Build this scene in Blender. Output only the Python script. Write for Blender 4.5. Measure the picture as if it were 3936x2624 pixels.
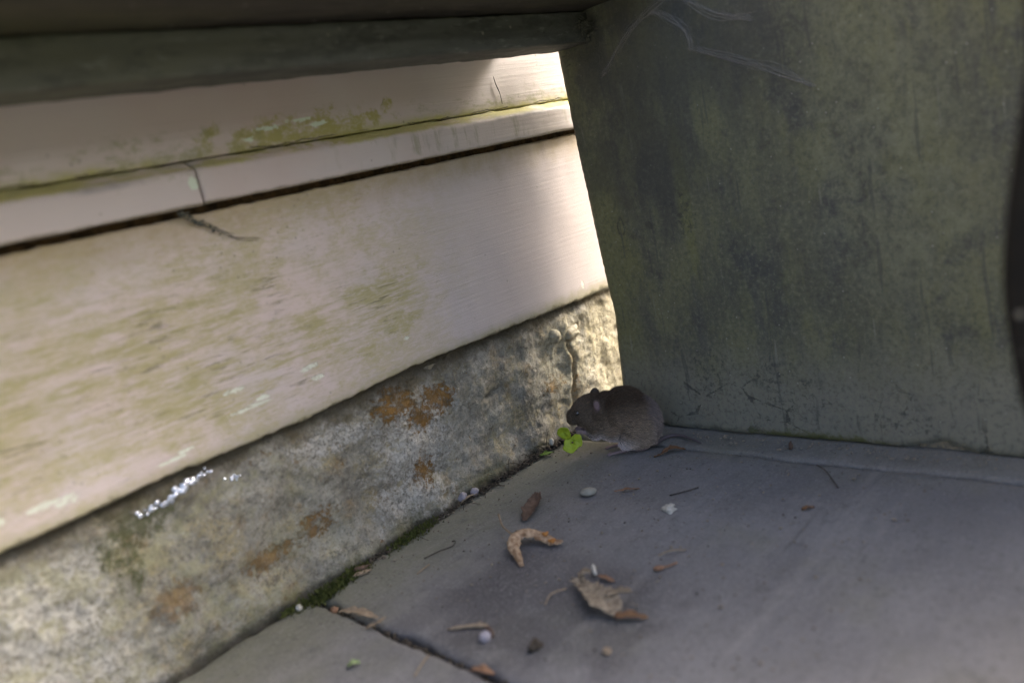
import bpy, bmesh, math, random
from mathutils import Vector, Matrix, noise as mn

random.seed(7)
S = bpy.context.scene
for o in list(bpy.data.objects):
    bpy.data.objects.remove(o)
COL = S.collection

# ------------------------------------------------------------------ camera
cam_d = bpy.data.cameras.new('camera')
cam = bpy.data.objects.new('camera', cam_d)
COL.objects.link(cam)
RX, RY, RZ = (0.64951, -0.73135, -0.20800), (0.29930, -0.00556, 0.95414), (-0.69897, -0.68198, 0.21528)
cam.matrix_world = Matrix(((RX[0], RY[0], RZ[0], -0.54), (RX[1], RY[1], RZ[1], -0.455), (RX[2], RY[2], RZ[2], 0.24), (0, 0, 0, 1)))
cam_d.sensor_width = 36.0
cam_d.lens = 29.63
cam_d.clip_start = 0.01
cam_d.clip_end = 600
cam_d.dof.use_dof = True
cam_d.dof.focus_distance = 0.648
cam_d.dof.aperture_fstop = 4.2
S.camera = cam
S.cycles.max_bounces = 8
S.cycles.diffuse_bounces = 4
CAM = Vector((-0.54, -0.455, 0.24))

# ------------------------------------------------------------------ daylight
SUN_EL, SUN_AZ = math.radians(35), math.radians(23)      # azimuth measured from the house wall
W = bpy.data.worlds.new('World')
S.world = W
W.use_nodes = True
nt = W.node_tree
nt.nodes.clear()
sky = nt.nodes.new('ShaderNodeTexSky')
sky.sky_type = 'NISHITA'
sky.sun_disc = False
sky.sun_elevation = SUN_EL
sky.sun_rotation = math.atan2(math.cos(SUN_AZ), -math.sin(SUN_AZ))
sky.dust_density = 7.0
sky.air_density = 0.8
sky.ozone_density = 1.0
bg = nt.nodes.new('ShaderNodeBackground')
bg.inputs[1].default_value = 0.15
wo = nt.nodes.new('ShaderNodeOutputWorld')
nt.links.new(sky.outputs[0], bg.inputs[0])
nt.links.new(bg.outputs[0], wo.inputs[0])
sd = bpy.data.lights.new('sun', 'SUN')
sd.energy = 2.2
sd.angle = math.radians(13)
sd.color = (1.0, 0.965, 0.92)
sun = bpy.data.objects.new('sun', sd)
COL.objects.link(sun)
sdir = Vector((-math.cos(SUN_AZ) * math.cos(SUN_EL), math.sin(SUN_AZ) * math.cos(SUN_EL), -math.sin(SUN_EL)))
sun.rotation_euler = sdir.to_track_quat('-Z', 'Y').to_euler()
sun.location = (3, -1.5, 3)

V = S.view_settings
V.view_transform = 'Standard'
try:
    V.look = 'None'
except Exception:
    pass
V.gamma = 1
V.use_curve_mapping = False
V.exposure = 1.8


# ------------------------------------------------------------------ node helper
class M:
    """A procedural material written as a few chained calls; coordinates are metres."""
    def __init__(s, name, rough=0.8, spec=0.3):
        s.m = bpy.data.materials.new(name)
        s.m.use_nodes = True
        s.t = s.m.node_tree
        s.b = s.t.nodes['Principled BSDF']
        s.b.inputs['Roughness'].default_value = rough
        s.b.inputs['Specular IOR Level'].default_value = spec
        s.P = s.t.nodes.new('ShaderNodeNewGeometry').outputs['Position']
    def n(s, kind, **kw):
        x = s.t.nodes.new(kind)
        for k, v in kw.items():
            setattr(x, k, v)
        return x
    def put(s, sock, v):
        if hasattr(v, 'is_output'):
            s.t.links.new(v, sock)
        else:
            if isinstance(v, tuple) and len(v) == 3 and sock.type == 'RGBA':
                v = v + (1,)
            sock.default_value = v
    def vmath(s, op, a, b):
        x = s.n('ShaderNodeVectorMath', operation=op)
        s.put(x.inputs[0], a)
        if op == 'SCALE':
            s.put(x.inputs[3], b)
        else:
            s.put(x.inputs[1], b)
        return x.outputs['Value'] if op in ('LENGTH', 'DISTANCE', 'DOT_PRODUCT') else x.outputs[0]
    def math(s, op, a, b=0.0, clamp=False):
        x = s.n('ShaderNodeMath', operation=op, use_clamp=clamp)
        s.put(x.inputs[0], a)
        s.put(x.inputs[1], b)
        return x.outputs[0]
    def noise(s, scale, detail=5, rough=0.6, stretch=None, off=0.0, dist=0.0, vec=None):
        v = vec or s.P
        if stretch or off:
            mp = s.n('ShaderNodeMapping')
            s.put(mp.inputs[0], v)
            mp.inputs[1].default_value = (off, off * 0.7, off * 1.3)
            if stretch:
                mp.inputs[3].default_value = stretch
            v = mp.outputs[0]
        x = s.n('ShaderNodeTexNoise')
        s.put(x.inputs['Vector'], v)
        x.inputs['Scale'].default_value = scale
        x.inputs['Detail'].default_value = detail
        x.inputs['Roughness'].default_value = rough
        x.inputs['Distortion'].default_value = dist
        return x.outputs[0]
    def voro(s, scale, feature='F1', off=0.0, rand=1.0, stretch=None):
        mp = s.n('ShaderNodeMapping')
        s.put(mp.inputs[0], s.P)
        mp.inputs[1].default_value = (off, off, off)
        if stretch:
            mp.inputs[3].default_value = stretch
        x = s.n('ShaderNodeTexVoronoi', feature=feature)
        s.put(x.inputs['Vector'], mp.outputs[0])
        x.inputs['Scale'].default_value = scale
        x.inputs['Randomness'].default_value = rand
        return x.outputs['Distance']
    def step(s, v, lo, hi, a=0.0, b=1.0):
        x = s.n('ShaderNodeMapRange', interpolation_type='SMOOTHSTEP')
        s.put(x.inputs[0], v)
        x.inputs[1].default_value = lo
        x.inputs[2].default_value = hi
        x.inputs[3].default_value = a
        x.inputs[4].default_value = b
        return x.outputs[0]
    def mix(s, f, a, b, mode='MIX'):
        x = s.n('ShaderNodeMix', data_type='RGBA', blend_type=mode)
        s.put(x.inputs[0], f)
        s.put(x.inputs[6], a)
        s.put(x.inputs[7], b)
        return x.outputs[2]
    def mul(s, *a):
        r = a[0]
        for q in a[1:]:
            r = s.math('MULTIPLY', r, q)
        return r
    def mx(s, *a):
        r = a[0]
        for q in a[1:]:
            r = s.math('MAXIMUM', r, q)
        return r
    def add(s, a, b):
        return s.math('ADD', a, b)
    def blob(s, c, r, warp=0.5, wn=None, soft=0.35):
        """soft-edged ragged patch: 1 inside the ellipsoid c, r"""
        d = s.vmath('SUBTRACT', s.P, tuple(c))
        d = s.vmath('DIVIDE', d, tuple(r))
        l = s.vmath('LENGTH', d, (0, 0, 0))
        if warp:
            w = s.math('MULTIPLY', s.math('SUBTRACT', wn if wn is not None else s.noise(90, 6, 0.65), 0.5), warp * 6)
            l = s.math('ADD', l, w)
        return s.step(l, 1 + soft, 1 - soft)
    def xyz(s):
        x = s.n('ShaderNodeSeparateXYZ')
        s.put(x.inputs[0], s.P)
        return x.outputs
    def bump(s, h, dist=0.001, strength=1.0, prev=None):
        x = s.n('ShaderNodeBump')
        x.inputs['Strength'].default_value = strength
        x.inputs['Distance'].default_value = dist
        s.put(x.inputs['Height'], h)
        if prev is not None:
            s.put(x.inputs['Normal'], prev)
        return x.outputs[0]
    def done(s, color, normal=None, rough=None, **kw):
        s.put(s.b.inputs['Base Color'], color)
        if normal is not None:
            s.put(s.b.inputs['Normal'], normal)
        if rough is not None:
            s.put(s.b.inputs['Roughness'], rough)
        for k, v in kw.items():
            s.put(s.b.inputs[k.replace('_', ' ')], v)
        return s.m


# ------------------------------------------------------------------ materials
def mat_skirting():
    k = M('painted_skirting', 0.55, 0.35)
    x, y, z = k.xyz()
    fine = k.noise(900, 4, 0.6)
    wn = k.noise(70, 7, 0.65)
    streak = k.noise(60, 7, 0.7, (0.22, 1, 2.6))
    streak2 = k.noise(300, 6, 0.72, (0.13, 1, 1.6), 3.1)
    cloud = k.noise(14, 6, 0.62, (0.8, 1, 1.2), 1.7)
    base = k.mix(k.step(k.noise(9, 3), 0.35, 0.65), (0.64, 0.525, 0.475), (0.60, 0.52, 0.485))
    # lilac-clean area towards the end panel
    clean = k.step(x, -0.20, -0.10)
    base = k.mix(k.mul(clean, 0.7), base, (0.53, 0.475, 0.46))
    # olive algae film, mottled
    reg = k.mx(k.blob((-0.205, 0, 0.158), (0.075, 0.1, 0.022), 0.55, wn), k.blob((-0.37, 0, 0.175), (0.14, 0.1, 0.05), 0.4, wn, 0.5),
               k.blob((-0.30, 0, 0.145), (0.11, 0.1, 0.025), 0.5, wn, 0.5))
    film = k.mul(reg, k.step(k.add(cloud, k.mul(k.math('SUBTRACT', streak, 0.5), 1.1)), 0.32, 0.60))
    film = k.mul(film, k.step(x, -0.10, -0.18), k.step(k.noise(420, 6, 0.75, (0.22, 1, 1.3), 81.0), 0.30, 0.56))
    c = k.mix(k.mul(film, 0.9), base, (0.375, 0.340, 0.155))
    # overall thin yellow-green tint
    mott = k.noise(150, 7, 0.75, (0.5, 1, 1), 11.0)
    tint = k.mul(k.step(k.add(cloud, k.mul(k.math('SUBTRACT', mott, 0.5), 1.2)), 0.36, 0.60), k.step(x, -0.06, -0.20), 0.58)
    tint = k.mul(tint, k.step(k.noise(330, 6, 0.75, (0.35, 1, 1.2), 83.0), 0.28, 0.58))
    c = k.mix(tint, c, (0.44, 0.385, 0.19))
    flk = k.mul(k.step(k.noise(520, 5, 0.75, (0.16, 1, 1.2), 85.0), 0.60, 0.68), k.step(x, -0.02, -0.14), k.step(k.noise(18, 4, 0.6, None, 86.0), 0.36, 0.58))
    c = k.mix(k.mul(flk, 0.45), c, (0.22, 0.20, 0.12))
    # dark lines in the brush marks
    ln = k.mul(k.step(streak2, 0.55, 0.64), k.mul(k.mx(k.mul(reg, 0.9), 0.25), k.step(k.noise(24, 4, 0.6, None, 51.0), 0.40, 0.58)), k.step(z, 0.225, 0.20), k.step(x, -0.02, -0.16))
    c = k.mix(k.mul(ln, 0.7), c, (0.19, 0.18, 0.105))
    # ochre grime beneath the moulding and along the bottom edge
    g = k.mul(k.step(k.add(z, k.mul(wn, 0.03)), 0.232, 0.262), 0.75)
    c = k.mix(g, c, (0.34, 0.26, 0.12))
    zb = k.math('SUBTRACT', z, k.mul(wn, 0.018))
    c = k.mix(k.mul(k.step(zb, 0.108, 0.0965), 0.75), c, (0.36, 0.33, 0.17))
    c = k.mix(k.mul(k.step(zb, 0.1005, 0.0955), 0.85), c, (0.10, 0.09, 0.055))
    # small grey dots of mould
    dots = k.mul(k.step(k.voro(150, off=0.3), 0.17, 0.06), k.step(k.noise(25, 3, 0.6, None, 5.0), 0.50, 0.62))
    c = k.mix(k.mul(dots, 0.55), c, (0.22, 0.20, 0.15))
    # chipped paint: white undercoat shows
    wf = k.noise(330, 6, 0.75, (0.45, 1, 1))
    chips = k.mx(k.blob((-0.303, 0, 0.1272), (0.0136, 0.05, 0.00132), 0.5, wf, 0.15), k.blob((-0.293, 0, 0.1300), (0.0056, 0.05, 0.00121), 0.6, wf, 0.15),
                 k.blob((-0.356, 0, 0.1163), (0.0104, 0.05, 0.00110), 0.5, wf, 0.15), k.blob((-0.348, 0, 0.1185), (0.0048, 0.05, 0.00143), 0.5, wf, 0.15),
                 k.blob((-0.421, 0, 0.1207), (0.0120, 0.05, 0.00154), 0.6, wf, 0.15), k.blob((-0.413, 0, 0.1185), (0.0056, 0.05, 0.00193), 0.6, wf, 0.15),
                 k.blob((-0.253, 0, 0.1290), (0.0048, 0.05, 0.00165), 0.7, wf, 0.15), k.blob((-0.445, 0, 0.1215), (0.0040, 0.05, 0.00165), 0.6, wf, 0.15),
                 k.blob((-0.258, 0, 0.137), (0.0064, 0.05, 0.00165), 0.9, wf, 0.12), k.blob((-0.175, 0, 0.131), (0.003, 0.05, 0.0012), 0.7, wf, 0.12),
                 k.blob((-0.31, 0, 0.140), (0.0072, 0.05, 0.00110), 0.9, wf, 0.12), k.blob((0.028, 0, 0.116), (0.0014, 0.05, 0.0035), 0.5, wf, 0.2))
    chips = k.mul(chips, k.step(k.noise(520, 6, 0.8, (0.6, 1, 1), 95.0), 0.36, 0.48))
    c = k.mix(chips, c, (0.74, 0.75, 0.62))
    brush = k.noise(260, 5, 0.6, (0.06, 1, 2.0), 8.0)
    h = k.add(k.mul(brush, 0.7), k.add(k.mul(fine, 0.15), k.add(k.mul(chips, -0.5), k.mul(ln, -0.5))))
    return k.done(c, k.bump(h, 0.0006, 0.7), k.step(fine, 0.2, 0.8, 0.42, 0.68))


def mat_moulding():
    k = M('painted_moulding', 0.55, 0.35)
    x, y, z = k.xyz()
    wn = k.noise(75, 7, 0.68)
    wf = k.noise(220, 6, 0.7, (0.5, 1, 1))
    fine = k.noise(800, 4)
    base = k.mix(k.step(k.noise(10, 3), 0.35, 0.65), (0.55, 0.45, 0.41), (0.57, 0.495, 0.46))
    base = k.mix(k.mul(k.step(x, -0.25, -0.02), 0.6), base, (0.56, 0.52, 0.48))
    # ledge of the moulding grows yellow-green algae
    led = k.mul(k.step(k.add(z, k.mul(wn, 0.006)), 0.2685, 0.2712), k.step(k.math('SUBTRACT', z, k.mul(wn, 0.012)), 0.2735, 0.266))
    led = k.mul(led, k.step(k.noise(28, 5, 0.6, (0.5, 1, 1), 2.0), 0.36, 0.52))
    c = k.mix(k.mul(led, 0.85), base, (0.40, 0.375, 0.10))
    big = k.mul(k.mx(k.blob((-0.222, 0, 0.279), (0.055, 0.1, 0.0085), 0.8, wn, 0.4), k.blob((-0.185, 0, 0.2815), (0.030, 0.1, 0.008), 0.9, wn, 0.4)),
                k.step(wf, 0.30, 0.55))
    c = k.mix(k.mul(big, 0.9), c, (0.36, 0.325, 0.085))
    thin = k.mul(k.mx(k.blob((-0.30, 0, 0.278), (0.05, 0.1, 0.009), 1.0, wn, 0.6), k.blob((0.0, 0, 0.276), (0.09, 0.1, 0.008), 1.0, wn, 0.6),
                      k.blob((-0.39, 0, 0.275), (0.03, 0.1, 0.006), 1.0, wn, 0.6)), k.step(wf, 0.42, 0.65))
    c = k.mix(k.mul(thin, 0.7), c, (0.29, 0.28, 0.14))
    # grey-green stain on the face of the moulding
    drip = k.mul(k.step(k.noise(90, 5, 0.65, (1.4, 1, 0.3), 6.0), 0.52, 0.68), k.step(z, 0.2485, 0.252), k.step(z, 0.27, 0.262))
    c = k.mix(k.mul(drip, 0.55, k.step(x, -0.26, -0.12)), c, (0.27, 0.255, 0.14))
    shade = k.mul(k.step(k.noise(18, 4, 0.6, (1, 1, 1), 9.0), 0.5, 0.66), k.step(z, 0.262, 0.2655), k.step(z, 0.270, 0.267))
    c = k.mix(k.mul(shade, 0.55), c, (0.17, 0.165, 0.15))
    # dark hairline where the ledge meets the board
    hl = k.mul(k.step(k.math('ABSOLUTE', k.add(k.math('SUBTRACT', z, 0.2738), k.mul(k.math('SUBTRACT', wn, 0.5), 0.006))), 0.0006, 0.0002),
               k.step(k.noise(22, 3, 0.5, None, 4.0), 0.44, 0.5))
    c = k.mix(k.mul(hl, 0.8), c, (0.07, 0.06, 0.04))
    low = k.step(k.math('SUBTRACT', z, k.mul(wf, 0.004)), 0.2475, 0.2455)
    c = k.mix(k.mul(low, 0.7), c, (0.18, 0.15, 0.08))
    chips = k.mx(k.blob((-0.3025, 0, 0.2600), (0.0032, 0.05, 0.0035), 0.5, wf, 0.15), k.blob((-0.24, 0, 0.2835), (0.008, 0.05, 0.0014), 1.0, wf, 0.15),
                 k.blob((-0.215, 0, 0.2865), (0.007, 0.05, 0.001), 1.0, wf, 0.15), k.blob((-0.20, 0, 0.2825), (0.005, 0.05, 0.0013), 1.0, wf, 0.15),
                 k.blob((-0.255, 0, 0.280), (0.004, 0.05, 0.0013), 1.0, wf, 0.15))
    c = k.mix(chips, c, (0.62, 0.68, 0.54))
    dots = k.mul(k.step(k.voro(120, off=0.7), 0.15, 0.05), k.step(k.noise(30, 3, 0.6, None, 5.0), 0.5, 0.62))
    c = k.mix(k.mul(dots, 0.6), c, (0.15, 0.13, 0.09))
    brush = k.noise(260, 5, 0.6, (0.06, 1, 2.0), 8.0)
    h = k.add(k.mul(brush, 0.8), k.add(k.mul(fine, 0.1), k.add(k.mul(hl, -1.0), k.mul(big, 0.3))))
    return k.done(c, k.bump(h, 0.0006, 0.7), k.step(fine, 0.2, 0.8, 0.40, 0.66))


def mat_plinth():
    k = M('weathered_stone', 0.75, 0.35)
    x, y, z = k.xyz()
    a = k.noise(28, 8, 0.68)
    wn = k.noise(120, 8, 0.72)
    wl = k.noise(45, 7, 0.7, None, 3.0)
    f = k.noise(420, 6, 0.7)
    gr = k.noise(1100, 3, 0.6)
    c = k.mix(k.step(a, 0.32, 0.68), (0.285, 0.268, 0.222), (0.430, 0.405, 0.340))
    c = k.mix(k.mul(k.step(k.noise(16, 6, 0.65, None, 7.0), 0.46, 0.68), 0.6), c, (0.26, 0.245, 0.165))
    c = k.mix(k.mul(k.step(k.noise(19, 7, 0.7, (1, 1, 0.8), 77.0), 0.47, 0.62), 0.6), c, (0.125, 0.115, 0.092))
    # yellow ochre tint
    c = k.mix(k.mul(k.step(wl, 0.47, 0.66), k.step(f, 0.3, 0.6), 0.75), c, (0.42, 0.345, 0.165))
    c = k.mix(k.mul(k.step(k.noise(38, 7, 0.7, None, 13.0), 0.53, 0.67), 0.6), c, (0.27, 0.175, 0.065))
    # dark damp mottling
    c = k.mix(k.mul(k.step(k.noise(85, 6, 0.7, None, 5.0), 0.52, 0.68), 0.6), c, (0.13, 0.12, 0.095))
    # bleached lichen crust
    left = k.step(k.add(x, k.mul(k.math('SUBTRACT', wn, 0.5), 0.03)), -0.398, -0.412)
    left = k.mul(left, k.step(k.add(z, k.mul(a, 0.02)), 0.108, 0.095))
    left = k.mx(left, k.mul(k.step(k.add(z, k.mul(wl, 0.06)), 0.055, 0.02), k.step(x, -0.30, -0.42)))
    whi = k.mx(k.blob((-0.190, 0, 0.052), (0.032, 0.1, 0.030), 0.75, wn, 0.4), k.blob((-0.200, 0, 0.022), (0.030, 0.1, 0.020), 0.8, wn, 0.4),
               k.blob((-0.165, 0, 0.073), (0.018, 0.1, 0.012), 0.9, wn, 0.4), k.blob((-0.255, 0, 0.085), (0.03, 0.1, 0.008), 0.9, wn, 0.4), k.mul(left, 0.75))
    whi = k.mul(whi, k.step(k.add(f, k.mul(wn, 0.5)), 0.52, 0.82))
    c = k.mix(k.mul(whi, 0.92), c, (0.66, 0.63, 0.57))
    spk = k.mul(k.step(k.noise(520, 5, 0.7, None, 2.0), 0.60, 0.70), k.step(a, 0.40, 0.55))
    c = k.mix(k.mul(spk, 0.7), c, (0.50, 0.47, 0.41))
    c = k.mix(k.mul(k.step(k.noise(430, 5, 0.75, None, 33.0), 0.50, 0.62), 0.60), c, (0.115, 0.102, 0.075))
    c = k.mix(k.mul(k.step(k.noise(210, 8, 0.85, None, 37.0), 0.53, 0.62), 0.55), c, (0.56, 0.52, 0.43))
    yg = k.mul(k.step(k.noise(55, 7, 0.75, None, 91.0), 0.46, 0.62), k.step(x, -0.20, -0.36))
    c = k.mix(k.mul(yg, 0.6), c, (0.36, 0.34, 0.19))
    ing = k.mul(k.step(k.noise(95, 8, 0.8, None, 93.0), 0.55, 0.64), k.step(x, -0.10, -0.2))
    c = k.mix(k.mul(ing, 0.7), c, (0.13, 0.115, 0.085))
    # rust-orange flakes left under the crust
    ww = k.noise(230, 8, 0.8, None, 1.0)
    org = k.mx(k.blob((-0.198, 0, 0.090), (0.017, 0.1, 0.011), 0.85, ww, 0.1), k.blob((-0.157, 0, 0.079), (0.014, 0.1, 0.010), 0.85, ww, 0.1),
               k.blob((-0.176, 0, 0.073), (0.012, 0.1, 0.009), 0.9, ww, 0.1), k.blob((-0.186, 0, 0.035), (0.010, 0.1, 0.010), 0.9, ww, 0.1),
               k.blob((-0.278, 0, 0.038), (0.013, 0.1, 0.008), 0.9, ww, 0.1), k.blob((-0.376, 0, 0.040), (0.013, 0.1, 0.009), 0.8, ww, 0.2),
               k.blob((-0.315, 0, 0.034), (0.016, 0.1, 0.006), 1.0, ww, 0.2), k.blob((-0.002, 0, 0.045), (0.004, 0.1, 0.03), 0.9, ww, 0.2),
               k.blob((-0.03, 0, 0.045), (0.012, 0.1, 0.006), 1.0, ww, 0.2))
    org = k.mul(org, k.step(k.noise(110, 7, 0.78, None, 45.0), 0.40, 0.50))
    org = k.mx(org, k.mul(k.step(k.noise(75, 8, 0.78, None, 47.0), 0.61, 0.66), 0.75))
    org = k.mul(org, k.step(k.noise(260, 6, 0.8, None, 41.0), 0.34, 0.46), k.step(x, -0.42, -0.20, 0.45, 1.0))
    c = k.mix(k.mul(org, 0.9), c, k.mix(k.step(wn, 0.38, 0.62), (0.30, 0.145, 0.014), (0.235, 0.125, 0.028)))
    # yellowish daylight painted on the stone in the corner by the end panel
    day_patch = k.mul(k.mx(k.blob((-0.008, 0, 0.062), (0.030, 0.1, 0.040), 0.5, wl, 0.4), k.blob((0.05, 0, 0.05), (0.034, 0.1, 0.05), 0.5, wl, 0.4)), k.step(f, 0.25, 0.6))
    c = k.mix(k.mul(day_patch, 0.75), c, (0.44, 0.385, 0.25))
    c = k.mix(k.mul(day_patch, k.step(k.noise(300, 6, 0.7, None, 9.0), 0.53, 0.64), 0.8), c, (0.11, 0.085, 0.045))
    # moss and green film
    ms = k.mx(k.blob((-0.380, 0, 0.094), (0.020, 0.1, 0.013), 0.8, wn, 0.3), k.blob((-0.395, 0, 0.078), (0.010, 0.1, 0.018), 0.9, wn, 0.3))
    ms = k.mul(ms, k.step(k.noise(160, 7, 0.8, None, 63.0), 0.38, 0.56))
    c = k.mix(k.mul(ms, 0.85), c, (0.070, 0.075, 0.024))
    ft = k.mul(k.step(k.math('SUBTRACT', z, k.mul(wl, 0.02)), 0.008, -0.008), k.step(k.noise(20, 4, 0.6, None, 17.0), 0.42, 0.58))
    c = k.mix(k.mul(ft, 0.7), c, (0.12, 0.12, 0.045))
    # grime and the skirting overhang's shade, painted together directly under it
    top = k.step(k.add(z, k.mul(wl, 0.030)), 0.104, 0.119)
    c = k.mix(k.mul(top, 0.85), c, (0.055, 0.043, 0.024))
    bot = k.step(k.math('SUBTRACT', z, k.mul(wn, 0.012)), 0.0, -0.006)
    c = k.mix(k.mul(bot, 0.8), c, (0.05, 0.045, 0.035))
    h = k.add(k.mul(wn, 0.9), k.add(k.mul(f, 0.55), k.add(k.mul(gr, 0.25), k.add(k.mul(whi, 0.35), k.mul(org, -0.4)))))
    wet = k.step(k.noise(60, 5, 0.6, None, 21.0), 0.45, 0.65)
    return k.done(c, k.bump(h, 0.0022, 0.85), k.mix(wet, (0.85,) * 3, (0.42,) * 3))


def mat_slab():
    k = M('slate_paving', 0.62, 0.4)
    x, y, z = k.xyz()
    a = k.noise(9, 6, 0.6)
    b = k.noise(40, 6, 0.65, None, 3.0)
    f = k.noise(650, 4, 0.65)
    tool = k.noise(55, 5, 0.6, (0.22, 1.6, 1), 5.0)
    c = k.mix(k.step(a, 0.33, 0.66), (0.152, 0.150, 0.156), (0.205, 0.202, 0.208))
    c = k.mix(k.mul(k.step(b, 0.45, 0.68), 0.5), c, (0.160, 0.158, 0.155))
    # olive film near the wall foot and along the end panel
    ol = k.mx(k.step(k.add(y, k.mul(b, 0.06)), -0.075, 0.02), k.mul(k.step(k.add(x, k.mul(b, 0.10)), -0.03, 0.03), 0.4), k.mul(k.step(k.noise(11, 4, 0.5, None, 9.0), 0.5, 0.66), 0.6))
    c = k.mix(k.mul(ol, 0.75), c, (0.185, 0.185, 0.125))
    # lens shadow round the dead leaves, painted into the slab colour
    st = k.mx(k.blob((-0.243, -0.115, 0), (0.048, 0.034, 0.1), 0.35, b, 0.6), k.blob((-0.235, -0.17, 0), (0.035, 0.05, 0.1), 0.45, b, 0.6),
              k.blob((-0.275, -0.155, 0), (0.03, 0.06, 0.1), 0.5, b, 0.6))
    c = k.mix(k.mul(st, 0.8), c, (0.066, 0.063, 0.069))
    dk = k.step(k.noise(60, 5, 0.65, (1, 1, 1), 12.0), 0.55, 0.72)
    c = k.mix(k.mul(dk, 0.4), c, (0.06, 0.06, 0.062))
    sp = k.mul(k.step(k.voro(230, off=0.2), 0.14, 0.05), k.step(k.noise(35, 3, 0.6, None, 6.0), 0.46, 0.60))
    c = k.mix(k.mul(sp, 0.75), c, (0.38, 0.37, 0.34))
    sp2 = k.mul(k.step(k.voro(190, off=0.9), 0.20, 0.09), k.step(k.noise(28, 3, 0.6, None, 8.0), 0.44, 0.58))
    c = k.mix(k.mul(sp2, 0.7), c, (0.035, 0.034, 0.03))
    c = k.mix(k.mul(k.step(f, 0.48, 0.70), 0.45), c, (0.33, 0.32, 0.315))
    g2 = k.noise(240, 6, 0.75, None, 44.0)
    c = k.mix(k.mul(k.step(g2, 0.51, 0.64), 0.40), c, (0.10, 0.098, 0.095))
    wear = k.noise(30, 6, 0.7, (0.16, 1.3, 1), 55.0)
    c = k.mix(k.mul(k.step(wear, 0.52, 0.66), 0.22), c, (0.31, 0.30, 0.29))
    scr = k.mul(k.step(k.noise(140, 4, 0.6, (0.08, 1.2, 1), 57.0), 0.63, 0.70), k.step(k.noise(12, 3, 0.5, None, 58.0), 0.48, 0.58))
    c = k.mix(k.mul(scr, 0.5), c, (0.09, 0.09, 0.088))
    h = k.add(k.mul(tool, 0.8), k.add(k.mul(b, 0.6), k.add(k.mul(f, 0.22), k.mul(sp, 0.3))))
    return k.done(c, k.bump(h, 0.0016, 0.5), k.step(b, 0.3, 0.7, 0.5, 0.75))


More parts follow.
